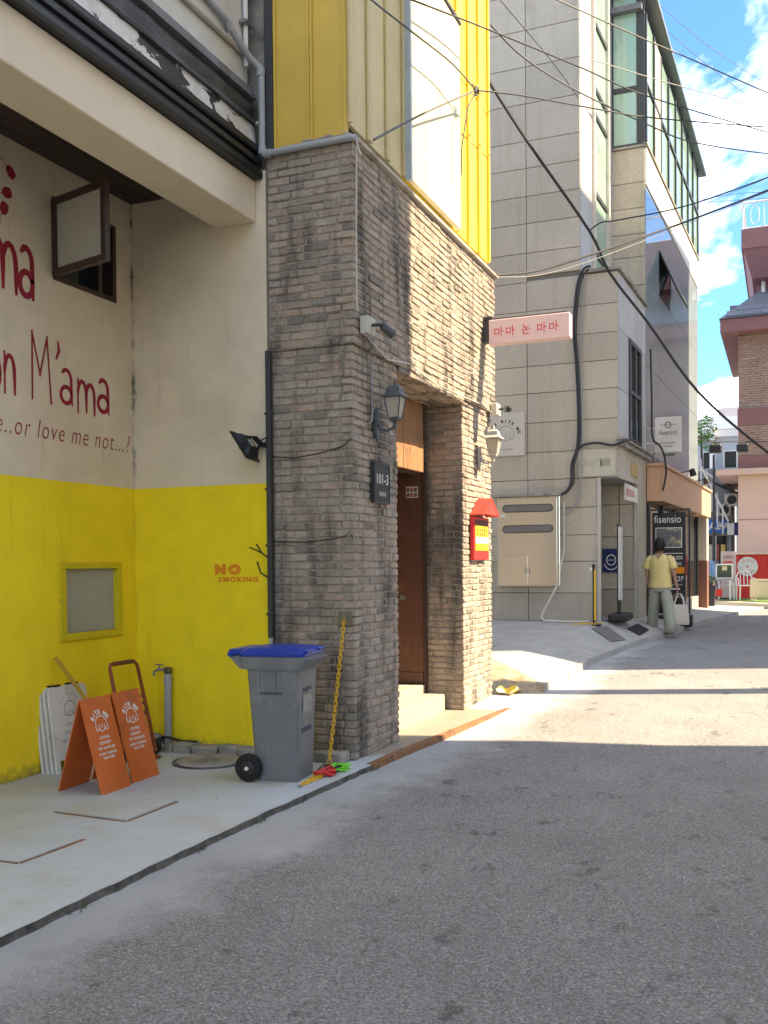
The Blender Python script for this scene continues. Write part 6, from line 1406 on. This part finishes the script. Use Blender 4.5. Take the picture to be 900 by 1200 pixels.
J = [((0, 0, .88), .13, .10), ((0, .0, 1.05), .12, .09), ((0, .01, 1.22), .13, .09), ((0, .0, 1.33), .09, .07), ((0, .01, 1.40), .045), ((0, .025, 1.47), .05), 
     ((-.17, 0, 1.31), .05), ((-.225, -.01, 1.06), .036), ((-.20, .03, .84), .024), ((.17, 0, 1.31), .05), ((.235, -.03, 1.07), .036), ((.285, -.01, .83), .024),
     ((-.08, 0, .82), .085), ((-.13, .08, .45), .055), ((-.17, .12, .07), .035), ((.09, 0, .82), .085), ((.14, -.02, .42), .055), ((.20, -.20, .07), .035), ((-.17, .23, .03), .035), ((.20, -.08, .03), .035),
     ((-.195, .05, .76), .026, .014), ((.29, .0, .755), .026, .014)]
E_ = [(0, 1), (1, 2), (2, 3), (3, 4), (4, 5), (3, 6), (6, 7), (7, 8), (3, 9), (9, 10), (10, 11), (0, 12), (12, 13), (13, 14), (0, 15), (15, 16), (16, 17), (14, 18), (17, 19), (8, 20), (11, 21)]
body = skin_mesh('body', J, E_, SKIN, P)
hd = MB(); hd.loft([[(.0+r_*math.cos(a)*.92, .035+off+r_*1.12*math.sin(a), z) for a in [i*math.pi/8 for i in range(16)]] for r_, z, off in ((.03, 1.405, .03), (.055, 1.43, .03), (.07, 1.47, .02), (.077, 1.53, .005), (.075, 1.58, .0), (.055, 1.62, -.005), (.02, 1.64, -.005))])
hd.loft([[(sx*.076+q*.012, .02+.018*math.cos(a), 1.51+.03*math.sin(a)) for a in [i*math.pi/4 for i in range(8)]] for sx in (-1,) for q in (-1, 1)]); hd.loft([[(.076+q*.012, .02+.018*math.cos(a), 1.51+.03*math.sin(a)) for a in [i*math.pi/4 for i in range(8)]] for q in (-1, 1)])
hd.add([(-.012, .118, 1.50), (.012, .118, 1.50), (0, .142, 1.495), (0, .115, 1.535)], [(0, 1, 2), (1, 3, 2), (3, 0, 2)])
hd.build('head', SKIN, P, local=True, smooth='all')
ey = MB()
for x in (-.03, .03): ey.lathe([(.009, 0), (.004, .006)], (x, .105, 1.535), 8, (0, 1, 0))
ey.tube([(-.022, .110, 1.46), (0, .116, 1.457), (.022, .110, 1.46)], .004, 5); ey.build('face_features', HAIR, P, local=True)
hr = MB(); rings = []
for r_, z, y0, cut in ((.066, 1.43, -.01, .5), (.078, 1.46, -.005, .55), (.087, 1.51, .0, .62), (.090, 1.56, .005, .8), (.084, 1.60, .01, 1), (.066, 1.635, .005, 1), (.03, 1.655, .0, 1), (.005, 1.66, 0, 1)):
    rings.append([(r_*math.cos(a), y0+.01+(r_*1.12*math.sin(a) if math.sin(a) < 0 else r_*1.12*math.sin(a)*(cut if cut < 1 else 1)*(.35 if cut < .7 else 1)), z+.006*math.sin(a*5)) for a in [i*math.pi/9 for i in range(18)]])
hr.loft(rings)
for i in range(60):
    a = random.uniform(0, 6.28); z = random.uniform(1.44, 1.64); r_ = .088 if z < 1.6 else .065
    if math.sin(a) > .2 and z < 1.58: continue
    b_ = Vector((r_*math.cos(a), .01+r_*1.1*math.sin(a), z)); hr.tube([b_, b_+Vector((math.cos(a)*.008, math.sin(a)*.008, -.02)), b_+Vector((math.cos(a)*.004, math.sin(a)*.004, -.05))], [.008, .006, .001], 4)
hr.build('hair', HAIR, P, local=True, smooth='all')
def ell(cx, cy, z, rx, ry, n_=20, w=0., k=5): return [(cx+rx*math.cos(a)*(1+w*math.sin(k*a)), cy+ry*math.sin(a)*(1+w*math.sin(k*a)), z) for a in [i*2*math.pi/n_ for i in range(n_)]]
sh = MB(); sh.loft([ell(.005, 0, .80, .20, .13, w=.05), ell(.005, 0, .86, .192, .125, w=.045), ell(.01, 0, .98, .178, .115, w=.035, k=4), ell(0, 0, 1.12, .18, .115, w=.025), ell(0, 0, 1.24, .197, .115), ell(0, 0, 1.30, .19, .105), ell(0, 0, 1.345, .14, .085), ell(0, .01, 1.375, .075, .065)], cap=False)
for s in (-1, 1): sh.tube([(s*.13, 0, 1.30), (s*.185, 0, 1.26), (s*.222, -.005, 1.17), (s*.235, -.01, 1.12)], [.075, .075, .070, .074], 12)
sh.build('shirt', SHIRT, P, local=True, smooth='all')
vn = MB(); vn.add([(-.06, -.0905, 1.368), (.06, -.0905, 1.368), (.0, -.1145, 1.275)], [(0, 1, 2)]); vn.build('nape', SKIN, P, local=True)
tr = MB(); tr.loft([ell(.0, 0, .72, .18, .125), ell(0, 0, .80, .17, .12), ell(0, 0, .90, .155, .11)])
tr.loft([ell(-.17, .16, .045, .085, .11, w=.06), ell(-.163, .14, .2, .085, .105, w=.05, k=4), ell(-.135, .09, .42, .092, .105, w=.04), ell(-.105, .04, .62, .098, .11, w=.02), ell(-.083, .0, .76, .09, .11)])
tr.loft([ell(.205, -.13, .04, .10, .12, w=.07), ell(.195, -.11, .2, .10, .115, w=.05, k=4), ell(.155, -.05, .42, .098, .108, w=.04), ell(.115, -.01, .62, .1, .11, w=.02), ell(.087, .0, .76, .09, .11)])
tr.build('trousers', TROU, P, local=True, smooth='all')
for (x, y) in ((-.17, .22), (.205, -.10)):
    s_ = MB(); s_.loft([ell(x, y, .0, .042, .11), ell(x, y, .025, .046, .115), ell(x, y-.02, .06, .04, .085), ell(x, y-.04, .09, .03, .05)]); s_.build('shoe', SHOE, P, local=True, smooth='all')
def fingers(base, n_dir, side, curl):
    for k in range(4):
        off = (k-1.5)*.014; l_ = (.062, .07, .066, .052)[k]; b_ = Vector(base)+Vector((0, off, 0))
        MB().tube([b_, b_+Vector((0, 0, -l_*.5)), b_+Vector((side*curl*.5, 0, -l_*.85)), b_+Vector((side*curl, 0, -l_*(.9 if curl > .02 else 1.15)))], [.0085, .008, .0075, .006], 6).build('finger', SKIN, P, local=True, smooth='all')
    b_ = Vector(base)+Vector((0, .034, .03)); MB().tube([b_, b_+Vector((side*.008, .016, -.03)), b_+Vector((side*.012, .014, -.055))], [.010, .009, .007], 6).build('thumb', SKIN, P, local=True, smooth='all')
fingers((-.195, .05, .745), 0, 1, .015); fingers((.29, .0, .74), 0, -1, .035)
bg_ = thing('tote_bag', 'white canvas tote bag in the walking person\'s hand', 'bag', (-1.66, 17.35, .53), R(-10)); P = bg_
def sq4(w_, d_, z, b=0): return [(-w_, -d_, z), (-w_*.3, -d_-b, z), (w_*.3, -d_-b*.6, z), (w_, -d_, z), (w_, d_, z), (w_*.2, d_+b, z), (-w_*.3, d_+b, z), (-w_, d_, z)]
bb = MB(); bb.loft([sq4(.15, .05, 0, .01), sq4(.16, .055, .04, .02), sq4(.155, .05, .18, .02), sq4(.13, .025, .34, .01)]); bb.build('sack', BAGC, P, local=True, smooth=True)
for y in (-.03, .03): MB().tube([(-.09, y, .32), (-.05, y*.6, .44), (-.01, y*.2, .53), (.03, y*.2, .525), (.07, y*.6, .43), (.09, y, .32)], .010, 6).build('handle', BAGC, P, local=True)
